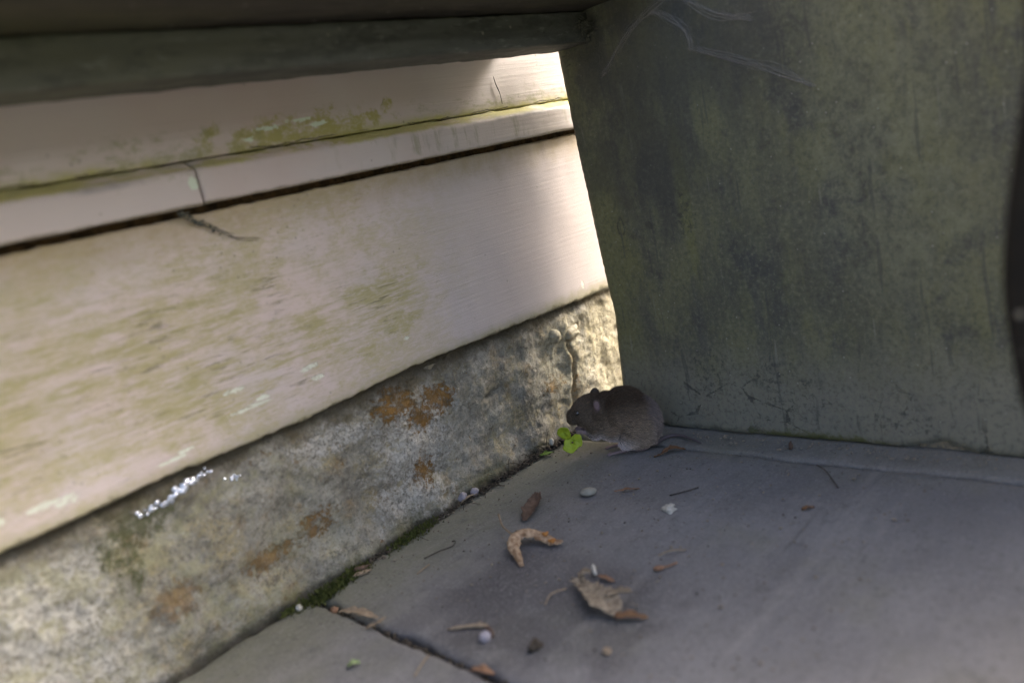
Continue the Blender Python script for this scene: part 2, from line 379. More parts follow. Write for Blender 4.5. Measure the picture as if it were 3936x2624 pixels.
def mat_panel():
    k = M('weathered_panel', 0.72, 0.3)
    x, y, z = k.xyz()
    a = k.noise(11, 7, 0.62, (1, 1, 0.55))
    b = k.noise(34, 7, 0.68, (1, 1, 0.6), 3.0)
    wn = k.noise(80, 7, 0.7)
    f = k.noise(500, 5, 0.7)
    c = k.mix(k.step(a, 0.36, 0.62), (0.086, 0.088, 0.073), (0.149, 0.152, 0.098))
    c = k.mix(k.mul(k.step(b, 0.44, 0.64), 0.65), c, (0.169, 0.171, 0.097))
    # bluish bare cement patches with soft vertical runs
    run = k.noise(32, 5, 0.6, (1, 1.6, 0.28), 6.0)
    c = k.mix(k.mul(k.step(run, 0.48, 0.66), 0.6), c, (0.080, 0.082, 0.080))
    dk = k.mul(k.step(k.noise(24, 7, 0.66, None, 11.0), 0.53, 0.66), 0.7)
    c = k.mix(dk, c, (0.060, 0.062, 0.065))
    big = k.noise(7, 6, 0.62, (1, 1, 0.7), 40.0)
    c = k.mix(k.mul(k.step(big, 0.45, 0.62), 0.5), c, (0.072, 0.074, 0.070))
    c = k.mix(k.mul(k.step(k.noise(26, 7, 0.7, (1, 1, 0.5), 50.0), 0.50, 0.62), 0.6), c, (0.155, 0.158, 0.085))
    # green runs
    gr = k.mx(k.blob((0, -0.131, 0.175), (0.1, 0.0055, 0.06), 0.5, b, 0.5), k.blob((0, -0.06, 0.15), (0.1, 0.01829, 0.09029), 0.6, b, 0.6))
    c = k.mix(k.mul(gr, 0.7), c, (0.166, 0.171, 0.075))
    pale = k.mul(k.blob((0, -0.27, 0.20), (0.1, 0.04514, 0.1), 0.5, b, 0.6), k.step(wn, 0.35, 0.6))
    c = k.mix(k.mul(pale, 0.55), c, (0.214, 0.223, 0.149))
    # greyer lower band with black mould and hairline cracks
    low = k.step(k.add(z, k.mul(k.math('SUBTRACT', b, 0.5), 0.06)), 0.085, 0.025)
    c = k.mix(k.mul(low, 0.75), c, (0.225, 0.220, 0.185))
    mould = k.mx(k.blob((0, -0.175, 0.048), (0.1, 0.02171, 0.01429), 0.7, wn, 0.4), k.blob((0, -0.195, 0.035), (0.1, 0.02971, 0.016), 0.7, wn, 0.4),
                 k.blob((0, -0.13, 0.045), (0.1, 0.02, 0.02), 0.8, wn, 0.4), k.blob((0, -0.126, 0.172), (0.1, 0.012, 0.01429), 0.7, wn, 0.4),
                 k.blob((0, -0.27, 0.02), (0.1, 0.02, 0.01), 0.7, wn, 0.4))
    mould = k.mul(mould, k.step(k.noise(260, 5, 0.7, None, 2.0), 0.50, 0.62))
    c = k.mix(k.mul(mould, 0.6), c, (0.038, 0.040, 0.044))
    ring = k.blob((0, -0.0715, 0.1667), (0.1, 0.0036, 0.0075), 0.3, wn, 0.25)
    ring = k.math('SUBTRACT', ring, k.blob((0, -0.0715, 0.1667), (0.1, 0.0024, 0.0058), 0.3, wn, 0.25), True)
    ring2 = k.blob((0, -0.0985, 0.1655), (0.1, 0.004, 0.003), 0.4, wn, 0.25)
    c = k.mix(k.mul(k.mx(ring, k.mul(ring2, 0.7)), 0.75), c, (0.036, 0.038, 0.038))
    cr = k.mul(k.step(k.add(k.voro(22, 'DISTANCE_TO_EDGE', 0.81, 1.0, (1, 1, 1.3)), k.mul(k.math('SUBTRACT', wn, 0.5), 0.24)), 0.010, 0.003),
               k.step(k.add(z, k.mul(b, 0.03)), 0.072, 0.050), k.step(k.noise(16, 3, 0.5, None, 5.0), 0.47, 0.57))
    c = k.mix(k.mul(cr, 0.65), c, (0.038, 0.038, 0.038))
    ps = k.mul(k.step(k.noise(160, 4, 0.6, (1, 1.3, 0.10), 61.0), 0.62, 0.70), k.step(k.noise(14, 3, 0.5, None, 62.0), 0.48, 0.58))
    c = k.mix(k.mul(ps, 0.5), c, (0.24, 0.245, 0.20))
    grn = k.noise(300, 6, 0.75, None, 71.0)
    c = k.mix(k.mul(k.step(grn, 0.50, 0.64), 0.45), c, (0.055, 0.057, 0.052))
    c = k.mix(k.mul(k.step(grn, 0.48, 0.36), 0.40), c, (0.23, 0.235, 0.17))
    # dark straight scratch lines
    sc = k.mul(k.step(k.noise(110, 3, 0.5, (1, 1.5, 0.12), 31.0), 0.64, 0.70), 0.5)
    c = k.mix(sc, c, (0.065, 0.067, 0.065))
    c = k.mix(k.mul(k.step(f, 0.52, 0.72), 0.35), c, (0.207, 0.207, 0.169))
    sp = k.step(k.voro(110, off=0.45), 0.08, 0.035)
    c = k.mix(k.mul(sp, 0.7), c, (0.34, 0.34, 0.30))
    # moss film at the foot
    gm = k.mul(k.blob((0, -0.205, -0.001), (0.1, 0.045, 0.0075), 0.6, wn, 0.4), 0.8)
    c = k.mix(gm, c, (0.097, 0.104, 0.028))
    h = k.add(k.mul(b, 0.7), k.add(k.mul(wn, 0.35), k.add(k.mul(f, 0.25), k.mul(cr, -1.2))))
    seat_shade = k.mx(k.blob((0, -0.13, 0.285), (0.1, 0.085, 0.055), 0.45, b, 0.6), k.blob((0, -0.10, 0.225), (0.1, 0.05, 0.05), 0.6, b, 0.6))  # shade below the seat, painted on the panel's upper back corner
    c = k.mix(k.mul(seat_shade, 0.62), c, (0.062, 0.063, 0.062))
    c = k.mix(1.0, c, (1.18, 1.17, 1.13), 'MULTIPLY')
    return k.done(c, k.bump(h, 0.0012, 0.6))


def mat_timber(name, col, alg, amt, rough=0.75):
    k = M(name, rough, 0.3)
    a = k.noise(9, 6, 0.6, (0.25, 1, 1))
    g = k.noise(90, 6, 0.65, (0.05, 1, 1), 2.0)
    c = k.mix(k.step(g, 0.35, 0.65), col, tuple(v * 0.62 for v in col))
    c = k.mix(k.mul(k.step(a, 0.42, 0.62), amt), c, alg)
    c = k.mix(k.mul(k.step(k.noise(70, 7, 0.75, (0.35, 1, 1), 9.0), 0.46, 0.62), 0.6), c, tuple(v * 0.35 for v in col))
    c = k.mix(k.mul(k.step(k.noise(240, 6, 0.75, (0.2, 1, 1), 12.0), 0.56, 0.68), 0.5), c, tuple(min(0.4, v * 2.4) for v in col))
    sp = k.mul(k.step(k.voro(80, off=0.5), 0.13, 0.06), k.step(k.noise(30, 3), 0.46, 0.56))
    c = k.mix(k.mul(sp, 0.7), c, (0.28, 0.26, 0.21))
    return k.done(c, k.bump(k.add(g, k.mul(k.noise(500, 4), 0.4)), 0.0008, 0.6))


def mat_simple(name, c1, c2, scale=300, rough=0.7, bump=0.0004, spec=0.3, coord='pos', trans=0.0, detail=5):
    k = M(name, rough, spec)
    vec = None
    n1 = k.noise(scale, detail, 0.65, vec=vec)
    c = k.mix(k.step(n1, 0.35, 0.65), c1, c2)
    m = k.done(c, k.bump(n1, bump, 0.7))
    return m


MAT = {}
MAT['skirting'] = mat_skirting()
MAT['moulding'] = mat_moulding()
MAT['plinth'] = mat_plinth()
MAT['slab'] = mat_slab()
MAT['panel'] = mat_panel()
MAT['rail'] = mat_timber('greened_rail_timber', (0.105, 0.108, 0.094), (0.105, 0.108, 0.066), 0.6)
MAT['seat'] = mat_timber('dark_seat_timber', (0.060, 0.052, 0.040), (0.075, 0.075, 0.030), 0.6)
MAT['brace'] = mat_timber('black_brace_timber', (0.008, 0.0065, 0.0045), (0.011, 0.010, 0.006), 0.4)
MAT['gapwood'] = mat_simple('rotten_gap_timber', (0.035, 0.022, 0.012), (0.13, 0.075, 0.035), 120, 0.9, 0.002)
MAT['dirt'] = mat_simple('joint_dirt', (0.022, 0.020, 0.016), (0.075, 0.068, 0.055), 260, 0.95, 0.002)
MAT['debris_dark'] = mat_simple('dark_crumb', (0.028, 0.023, 0.018), (0.085, 0.070, 0.052), 700, 0.9)
MAT['debris_pale'] = mat_simple('pale_crumb', (0.16, 0.13, 0.10), (0.32, 0.28, 0.22), 600, 0.85)
MAT['moss'] = mat_simple('moss_green', (0.045, 0.060, 0.014), (0.115, 0.125, 0.030), 350, 0.85)
MAT['lawn'] = mat_simple('lawn_green', (0.05, 0.075, 0.02), (0.08, 0.10, 0.03), 2, 0.9, 0.01)
MAT['tan_leaf'] = mat_simple('tan_dead_leaf', (0.24, 0.14, 0.075), (0.52, 0.38, 0.25), 330, 0.65, 0.0005)
MAT['grey_leaf'] = mat_simple('grey_dead_leaf', (0.15, 0.115, 0.08), (0.34, 0.285, 0.21), 330, 0.7, 0.0005)
MAT['rust_leaf'] = mat_simple('rust_dead_leaf', (0.145, 0.075, 0.038), (0.20, 0.115, 0.06), 260, 0.7, 0.0004)
MAT['brown_leaf'] = mat_simple('brown_dead_leaf', (0.085, 0.055, 0.040), (0.16, 0.105, 0.075), 220, 0.7, 0.0005)
MAT['orange_spot'] = mat_simple('orange_leaf_edge', (0.34, 0.14, 0.035), (0.42, 0.20, 0.06), 300, 0.65)
MAT['straw'] = mat_simple('dry_straw', (0.24, 0.18, 0.12), (0.34, 0.27, 0.19), 400, 0.7)
MAT['orange_twig'] = mat_simple('orange_twig', (0.21, 0.115, 0.065), (0.27, 0.16, 0.10), 400, 0.7)
MAT['dark_twig'] = mat_simple('dark_twig', (0.04, 0.036, 0.034), (0.075, 0.065, 0.055), 500, 0.8)
MAT['pebble'] = mat_simple('pale_pebble', (0.27, 0.265, 0.225), (0.34, 0.33, 0.28), 260, 0.55, 0.0002)
MAT['greypebble'] = mat_simple('lilac_pebble', (0.25, 0.235, 0.27), (0.34, 0.325, 0.36), 260, 0.6, 0.0002)
MAT['whitebit'] = mat_simple('white_chip', (0.46, 0.45, 0.40), (0.60, 0.58, 0.52), 500, 0.6, 0.0002)
MAT['mortar_lump'] = mat_simple('mortar_lump', (0.17, 0.155, 0.125), (0.32, 0.27, 0.18), 300, 0.8, 0.001)


def mat_green(name, c1, c2):
    k = M(name, 0.45, 0.4)
    n1 = k.noise(200, 4)
    c = k.mix(k.step(n1, 0.35, 0.65), c1, c2)
    k.b.inputs['Subsurface Weight'].default_value = 0.0
    return k.done(c, k.bump(n1, 0.0003, 0.5))


MAT['clover'] = mat_green('fresh_clover', (0.30, 0.40, 0.022), (0.40, 0.50, 0.035))
MAT['green2'] = mat_green('small_green_leaf', (0.11, 0.19, 0.03), (0.16, 0.25, 0.045))
MAT['palegreen'] = mat_green('pale_green_leaf', (0.22, 0.31, 0.13), (0.28, 0.37, 0.17))


def mat_web():
    k = M('cobweb_silk', 0.6, 0.3)
    k.b.inputs['Alpha'].default_value = 0.38
    return k.done((0.40, 0.38, 0.36))


MAT['web'] = mat_web()
MAT['darkweb'] = mat_simple('dirty_cobweb', (0.075, 0.075, 0.062), (0.14, 0.14, 0.11), 400, 0.9)


def mat_water():
    k = M('slime_film', 0.08, 1.0)
    n1 = k.noise(700, 3)
    k.b.inputs['Metallic'].default_value = 0.75
    return k.done((0.82, 0.86, 0.95), k.bump(n1, 0.0004, 0.6))


MAT['slime'] = mat_water()


# ------------------------------------------------------------------ object helpers
def link(name, me, mat=None, parent=None, smooth=True, loc=None, world=True):
    o = bpy.data.objects.new(name, me)
    COL.objects.link(o)
    if mat is not None:
        me.materials.append(mat)
    if smooth:
        for p in me.polygons:
            p.use_smooth = True
    if parent is not None:
        o.parent = parent
        if world and parent.type == 'EMPTY':
            o.matrix_parent_inverse = Matrix.Translation(-parent.location)
    if loc is not None:
        o.location = loc
    return o


def pyd(name, vs, fs, mat=None, parent=None, smooth=True):
    me = bpy.data.meshes.new(name)
    me.from_pydata([tuple(v) for v in vs], [], fs)
    me.update()
    return link(name, me, mat, parent, smooth)


def empty(name, loc=(0, 0, 0), rz=0.0):
    o = bpy.data.objects.new(name, None)
    o.location = loc
    o.rotation_euler = (0, 0, rz)
    o.empty_display_size = 0.02
    COL.objects.link(o)
    return o


def tag(o, label=None, cat=None, group=None, kind=None):
    if label:
        o['label'] = label
    if cat:
        o['category'] = cat
    if group:
        o['group'] = group
    if kind:
        o['kind'] = kind
    return o


def fbm(p, s, o=5, seed=0.0):
    return mn.fractal(Vector((p[0] * s + seed, p[1] * s + seed * 0.37, p[2] * s - seed)), 0.9, 2.0, o)


def frange(a, b, st):
    n = max(1, int(round((b - a) / st)))
    return [a + (b - a) * i / n for i in range(n + 1)]


def extrude_x(name, prof, xs, mat, parent, jit=None):
    """closed profile [(y, z)] swept along x; jit(x, y, z) -> (dy, dz)"""
    vs, fs = [], []
    n = len(prof)
    for x in xs:
        for (y, z) in prof:
            dy, dz = jit(x, y, z) if jit else (0, 0)
            vs.append((x, y + dy, z + dz))
    for i in range(len(xs) - 1):
        for j in range(n):
            a, b = i * n + j, i * n + (j + 1) % n
            fs.append((a, a + n, b + n, b))
    fs.append(tuple(range(n)))
    fs.append(tuple(reversed(range((len(xs) - 1) * n, len(xs) * n))))
    o = pyd(name, vs, fs, mat, parent)
    bm = bmesh.new()
    bm.from_mesh(o.data)
    bmesh.ops.recalc_face_normals(bm, faces=bm.faces)
    bm.to_mesh(o.data)
    bm.free()
    for p in o.data.polygons:
        p.use_smooth = len(p.vertices) == 4
    return o


def rect_prof(y0, y1, z0, z1, r=0.0015, nf=6):
    """rounded rectangle, y0 front (towards camera)"""
    p = []
    for cy, cz, a0 in ((y0 + r, z0 + r, 180), (y1 - r, z0 + r, 270), (y1 - r, z1 - r, 0), (y0 + r, z1 - r, 90)):
        for i in range(4):
            a = math.radians(a0 + 30 * i)
            p.append((cy + r * math.cos(a), cz + r * math.sin(a)))
    out = []
    for i, q in enumerate(p):
        out.append(q)
        nx = p[(i + 1) % len(p)]
        d = math.hypot(nx[0] - q[0], nx[1] - q[1])
        if d > 4 * r:
            for s in range(1, nf):
                out.append((q[0] + (nx[0] - q[0]) * s / nf, q[1] + (nx[1] - q[1]) * s / nf))
    return out


def tube_geo(pts, rads, seg=6):
    vs, fs = [], []
    pts = [Vector(p) for p in pts]
    n = len(pts)
    for i, p in enumerate(pts):
        d = (pts[min(i + 1, n - 1)] - pts[max(i - 1, 0)]).normalized()
        a = d.cross(Vector((0, 0, 1)))
        if a.length < 1e-3:
            a = d.cross(Vector((1, 0, 0)))
        a.normalize()
        b = d.cross(a)
        r = rads[i] if isinstance(rads, (list, tuple)) else rads
        for k in range(seg):
            t = 2 * math.pi * k / seg
            vs.append(p + a * (r * math.cos(t)) + b * (r * math.sin(t)))
    for i in range(n - 1):
        for k in range(seg):
            k2 = (k + 1) % seg
            fs.append((i * seg + k, i * seg + k2, (i + 1) * seg + k2, (i + 1) * seg + k))
    fs.append(tuple(reversed(range(seg))))
    fs.append(tuple(range((n - 1) * seg, n * seg)))
    return vs, fs


class Geo:
    def __init__(s):
        s.v, s.f = [], []
    def add(s, vs, fs):
        o = len(s.v)
        s.v += [tuple(v) for v in vs]
        s.f += [tuple(i + o for i in f) for f in fs]
    def tube(s, pts, r, seg=6):
        s.add(*tube_geo(pts, r, seg))
    def build(s, name, mat, parent=None, smooth=True):
        return pyd(name, s.v, s.f, mat, parent, smooth)


def spline(pts, n=16):
    """Catmull-Rom through pts"""
    P = [Vector(p) for p in pts]
    if len(P) < 3:
        return [P[0].lerp(P[-1], i / n) for i in range(n + 1)]
    P = [P[0] * 2 - P[1]] + P + [P[-1] * 2 - P[-2]]
    out = []
    m = len(P) - 3
    for q in range(n + 1):
        t = q / n * m
        i = min(int(t), m - 1)
        u = t - i
        a, b, c, d = P[i:i + 4]
        out.append(0.5 * ((2 * b) + (c - a) * u + (2 * a - 5 * b + 4 * c - d) * u * u + (3 * b - a - 3 * c + d) * u ** 3))
    return out


def lump_geo(c, r, seed, sub=2, rough=0.25, rz=0.0):
    bm = bmesh.new()
    bmesh.ops.create_icosphere(bm, subdivisions=sub, radius=1.0)
    vs = []
    cs, sn = math.cos(rz), math.sin(rz)
    for v in bm.verts:
        k = 1 + rough * fbm(v.co, 1.3, 3, seed)
        x, y, z = v.co.x * r[0] * k, v.co.y * r[1] * k, v.co.z * r[2] * k
        vs.append((c[0] + x * cs - y * sn, c[1] + x * sn + y * cs, c[2] + z))
    fs = [tuple(q.index for q in f.verts) for f in bm.faces]
    bm.free()
    return vs, fs


# ------------------------------------------------------------------ setting: lawn, bedding, paving slabs
tag(pyd('lawn', [(-80, -80, -0.030), (80, -80, -0.030), (80, 20, -0.030), (-80, 20, -0.030)], [(0, 1, 2, 3)], MAT['lawn'], None, False), kind='structure')

xs = frange(-0.70, 0.14, 0.006)
ys = frange(-0.62, 0.03, 0.006)
vs = [(x, y, -0.0068 + 0.0022 * fbm((x, y, 0), 120, 4, 2.0)) for y in ys for x in xs]
nx = len(xs)
fs = [(j * nx + i, j * nx + i + 1, (j + 1) * nx + i + 1, (j + 1) * nx + i) for j in range(len(ys) - 1) for i in range(nx - 1)]
paving = tag(pyd('paving', vs, fs, MAT['dirt']), kind='structure')


def slab(corners, ztop, seed, st=0.006, tilt=(0, 0), rim=0.0028):
    """corners counter-clockwise seen from above, slightly uneven top and softly broken arrises"""
    A, B, Cc, D = [Vector((c[0], c[1], 0)) for c in corners]
    nu = max(6, int((B - A).length / st))
    nv = max(6, int((D - A).length / st))
    def par(n):
        inner = [i / n for i in range(n + 1)]
        return [0.0] + [inner[1] * 0.12, inner[1] * 0.4] + inner[1:-1] + [1 - inner[1] * 0.4, 1 - inner[1] * 0.12] + [1.0]
    us, vv = par(nu), par(nv)
    vs, fs = [], []
    for v in vv:
        for u in us:
            p = (A.lerp(B, u)).lerp(D.lerp(Cc, u), v)
            du = min(u, 1 - u) * (B - A).length
            dv = min(v, 1 - v) * (D - A).length
            e = min(du, dv)
            w = max(0.0, 1 - e / 0.008)
            ox = 0.0030 * fbm(p, 45, 4, seed) * w + 0.0012 * fbm(p, 260, 3, seed) * w
            oy = 0.0030 * fbm(p, 45, 4, seed + 9) * w + 0.0012 * fbm(p, 260, 3, seed + 5) * w
            z = ztop + 0.0011 * fbm(p, 14, 3, seed) + 0.0005 * fbm(p, 60, 4, seed) + tilt[0] * (p.x - A.x) + tilt[1] * (p.y - A.y)
            t = max(0.0, 1 - e / rim)
            z -= 0.0030 * t * t + 0.0012 * w * max(0, fbm(p, 90, 3, seed + 2))
            vs.append((p.x + ox, p.y + oy, z))
    n = len(us)
    for j in range(len(vv) - 1):
        for i in range(n - 1):
            fs.append((j * n + i, j * n + i + 1, (j + 1) * n + i + 1, (j + 1) * n + i))
    # skirt down
    ring = [i for i in range(n)] + [(j + 1) * n - 1 for j in range(1, len(vv))] + [(len(vv) - 1) * n + i for i in range(n - 2, -1, -1)] + [j * n for j in range(len(vv) - 2, 0, -1)]
    o = len(vs)
    for r in ring:
        vs.append((vs[r][0], vs[r][1], ztop - 0.024))
    for i in range(len(ring)):
        a, b = ring[i], ring[(i + 1) % len(ring)]
        fs.append((b, a, o + i, o + (i + 1) % len(ring)))
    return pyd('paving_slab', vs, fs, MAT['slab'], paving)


# joint B runs x=-0.302 at the wall, -0.312 at y=-.17; joint A x=-.034 .. -.0405
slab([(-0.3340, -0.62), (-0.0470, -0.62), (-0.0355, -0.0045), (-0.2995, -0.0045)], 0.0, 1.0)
slab([(-0.70, -0.62), (-0.3372, -0.62), (-0.3034, -0.0045), (-0.70, -0.0045)], 0.0012, 4.0)
slab([(-0.0452, -0.62), (0.0, -0.62), (0.055, -0.0045), (-0.0336, -0.0045)], 0.0005, 7.0, rim=0.0016)
for k, (x0, x1) in enumerate(((-1.70, -1.20), (-1.195, -0.705), (0.06, 0.56), (0.566, 1.2))):
    slab([(x0, -0.62), (x1, -0.62), (x1, -0.0045), (x0, -0.0045)], 0.0, 10.0 + k, 0.05)
k = 0
for y0, y1 in ((-1.10, -0.625),):
    for x0 in (-1.7, -1.05, -0.42, 0.25, 0.8):
        slab([(x0, y0), (x0 + 0.55, y0), (x0 + 0.55, y1), (x0, y1)], 0.0, 20.0 + k, 0.08)
        k += 1

# ------------------------------------------------------------------ house wall
house = tag(empty('house_wall', (0, 0, 0)), 'pale pink painted house wall with weathered boards above a rough stone plinth', 'wall')
XS = [-1.8, -1.4, -1.0, -0.8, -0.65, -0.55] + frange(-0.52, 0.14, 0.003) + [0.2, 0.35, 0.6, 1.0, 1.4]


def sk_bottom(x):
    tb = [(-2, .107), (-0.448, .1065), (-0.37, .1087), (-0.27, .1063), (-0.176, .1100), (-0.06, .1068), (0.061, .1031), (2, .103)]
    for (a, za), (b, zb) in zip(tb, tb[1:]):
        if a <= x <= b:
            return za + (zb - za) * (x - a) / (b - a)
    return .105


def jit_sk(x, y, z):
    dy = 0.0007 * fbm((x, 0, z), 16, 3, 3.0)
    dz = 0.0
    if z < 0.12:
        w = (0.12 - z) / 0.013
        dz = ((sk_bottom(x) - 0.107) + 0.0010 * fbm((x, 0, 0), 110, 4, 5.0)) * min(1, w)
    if z > 0.236:
        dz = 0.0009 * fbm((x, 0, 1), 90, 4, 8.0)
        dy += 0.0006 * fbm((x, 0, z), 120, 3, 2.0)
    return dy, dz


extrude_x('skirting_board', rect_prof(0.0, 0.022, 0.107, 0.2432, 0.0022, 14), XS, MAT['skirting'], house, jit_sk)


def mould_prof():
    p = [(0.012, 0.2474), (-0.0062, 0.2474), (-0.0074, 0.2480), (-0.0078, 0.2492)]
    p += [(-0.0078, 0.2492 + (0.2640 - 0.2492) * i / 5) for i in range(1, 6)]
    for i in range(1, 7):
        a = math.radians(15 * i)
        p.append((-0.0078 + 0.0050 * (1 - math.cos(a)), 0.2640 + 0.0048 * math.sin(a)))
    p += [(0.0000, 0.2706), (0.0030, 0.2722), (0.012, 0.2726)]
    return p


jm = lambda s: (lambda x, y, z: (0.0006 * fbm((x, 0, z), 22, 4, s), 0.0008 * fbm((x, y * 5, 0), 60, 4, s + 2)))
xj = -0.2987
extrude_x('moulding_board', mould_prof(), [x for x in XS if x < xj - 0.001] + [xj - 0.0005], MAT['moulding'], house, jm(1.0))
extrude_x('moulding_board', mould_prof(), [xj + 0.0007] + [x for x in XS if x > xj + 0.002], MAT['moulding'], house, jm(6.0))
extrude_x('wall_board', rect_prof(0.0022, 0.022, 0.2729, 0.52, 0.0012, 24), XS, MAT['moulding'], house, lambda x, y, z: (0.0006 * fbm((x, 0, z), 18, 3, 9.0), 0))
extrude_x('backing_board', rect_prof(0.0085, 0.024, 0.2405, 0.275, 0.0008, 4), XS, MAT['gapwood'], house, lambda x, y, z: (0.0022 * fbm((x, 0, z), 130, 4, 4.0) if y < 0.012 else 0, 0))
for i in range(6):
    z0 = 0.523 + i * 0.20
    extrude_x('wall_board', rect_prof(0.002, 0.022, z0, z0 + 0.197, 0.002, 3), [-1.8, -0.6, 0.6, 1.4], MAT['moulding'], house)


def stone(x0, x1, seed, slant0=0.0, slant1=0.0, ybase=0.004):
    """one plinth stone: relief front face"""
    dx = 0.0016 if x0 > -0.90 and x1 < 0.2 else 0.02
    nxx, nz = max(4, int((x1 - x0) / dx)), 72 if dx < 0.01 else 10
    vs, fs = [], []
    for j in range(nz + 1):
        t = j / nz
        z = -0.028 + 0.1400 * t
        for i in range(nxx + 1):
            s = i / nxx
            a, b = x0 + slant0 * t, x1 + slant1 * t
            x = a + (b - a) * s
            e = min((x - a), (b - x))
            rl = max(0.0, 1 - e / 0.007)
            p = (x, 0, z)
            y = ybase - 0.0042 * fbm(p, 22, 5, seed) - 0.0008 * fbm((x, 0, z * 2.2), 110, 5, seed + 3) - 0.0007 * fbm(p, 420, 4, seed + 1)
            # layered ledges of the stone
            led = math.sin((z + 0.012 * fbm(p, 14, 3, seed + 6) + 0.10 * x) * 230)
            y -= 0.0005 * max(-0.4, min(0.7, led * 1.8))
            y += 0.0032 * rl * rl
            # foot spreads a little, top draws back under the skirting
            y -= 0.0035 * max(0.0, 1 - (z + 0.002) / 0.030) if z < 0.028 else 0.0
            y += 0.0050 * max(0.0, (z - 0.096) / 0.012)
            # split in the middle stone
            q = math.hypot((x + 0.104 ) / 0.0125, (z - 0.0624 - 0.05 * (x + 0.108)) / 0.0019)
            y += 0.009 * max(0.0, 1 - q)
            xc = -0.0065 + 0.16 * (z - 0.03) + 0.0040 * fbm((0, 0, z), 40, 3, 77.0)
            y += 0.0052 * math.exp(-((x - xc) / 0.0026) ** 2) * max(0.0, min(1.0, (0.078 - z) / 0.02)) - 0.0022 * max(0.0, min(1.0, (xc - x) / 0.004)) * math.exp(-((x - xc) / 0.012) ** 2)
            vs.append((x, y, z))
    m = nxx + 1
    for j in range(nz):
        for i in range(nxx):
            fs.append((j * m + i, j * m + i + 1, (j + 1) * m + i + 1, (j + 1) * m + i))
    # returns into the wall on each side and the top
    o = len(vs)
    ringi = [j * m for j in range(nz, -1, -1)] + list(range(1, m)) + [(j + 1) * m - 1 for j in range(1, nz + 1)] + [nz * m + i for i in range(m - 2, 0, -1)]
    for r in ringi:
        vs.append((vs[r][0], 0.035, vs[r][2]))
    for i in range(len(ringi)):
        a, b = ringi[i], ringi[(i + 1) % len(ringi)]
        fs.append((b, a, o + i, o + (i + 1) % len(ringi)))
    return pyd('plinth_stone', vs, fs, MAT['plinth'], house)


stone(-1.8, -0.83, 31)
stone(-0.828, 0.19, 5, 0.016, 0, 0.0045)
stone(0.193, 1.4, 33)
# mortar behind the stone joints
extrude_x('mortar_bed', rect_prof(0.011, 0.033, -0.028, 0.1035, 0.001, 10), [-1.8] + frange(-0.5, 0.2, 0.004) + [1.4], MAT['mortar_lump'], house,
          lambda x, y, z: (0.002 * fbm((x, 0, z), 90, 4, 4.0) if y < 0.02 else 0, 0))
for c, r, s in (((-0.0165, 0.0062, 0.0835), (0.0080, 0.0058, 0.0056), 3), ((0.0040, 0.0066, 0.0795), (0.0110, 0.0062, 0.0058), 8)):
    v, f = lump_geo(c, r, s, 3, 0.35)
    pyd('mortar_lump', v, f, MAT['plinth'], house)

# ------------------------------------------------------------------ bench
bench = tag(empty('bench', (-0.5, -0.2, 0)), 'old greened bench against the wall seen from below, with a solid end panel', 'bench')


def jit_seat(x, y, z):
    return (0, 0.0012 * fbm((x, y, 0), 12, 3, 2.0))


BX = frange(-0.535, 0.0, 0.006)
RP = rect_prof(-0.0745, -0.0385, 0.305, 0.3266, 0.0016, 8)
extrude_x('back_rail', RP, [-0.75] + BX[:-1] + [-0.0012], MAT['rail'], bench,
          lambda x, y, z: (0.0005 * fbm((x, 0, z), 20, 3, 1.0) + 0.0004 * fbm((x * 0.25, 0, z), 260, 4, 5.0), 0.0006 * fbm((x, y, 0), 60, 4, 2.0)))
extrude_x('seat_plank', rect_prof(-0.145, -0.004, 0.3276, 0.366, 0.003, 30), BX[:-1] + [-0.0008], MAT['seat'], bench, jit_seat)


def edge_y(z):
    tb = [(-0.03, -.0400), (0.0, -.0400), (.035, -.0425), (.07, -.0455), (.095, -.0480), (.15, -.0450), (.25, -.0420), (.308, -.0405), (.33, -.0400), (.4, -.0400)]
    for (a, ya), (b, yb) in zip(tb, tb[1:]):
        if a <= z <= b:
            return ya + (yb - ya) * (z - a) / (b - a)
    return -.04


def panel_x(y):
    return -0.0 + 0.0321 * (y + 0.036)


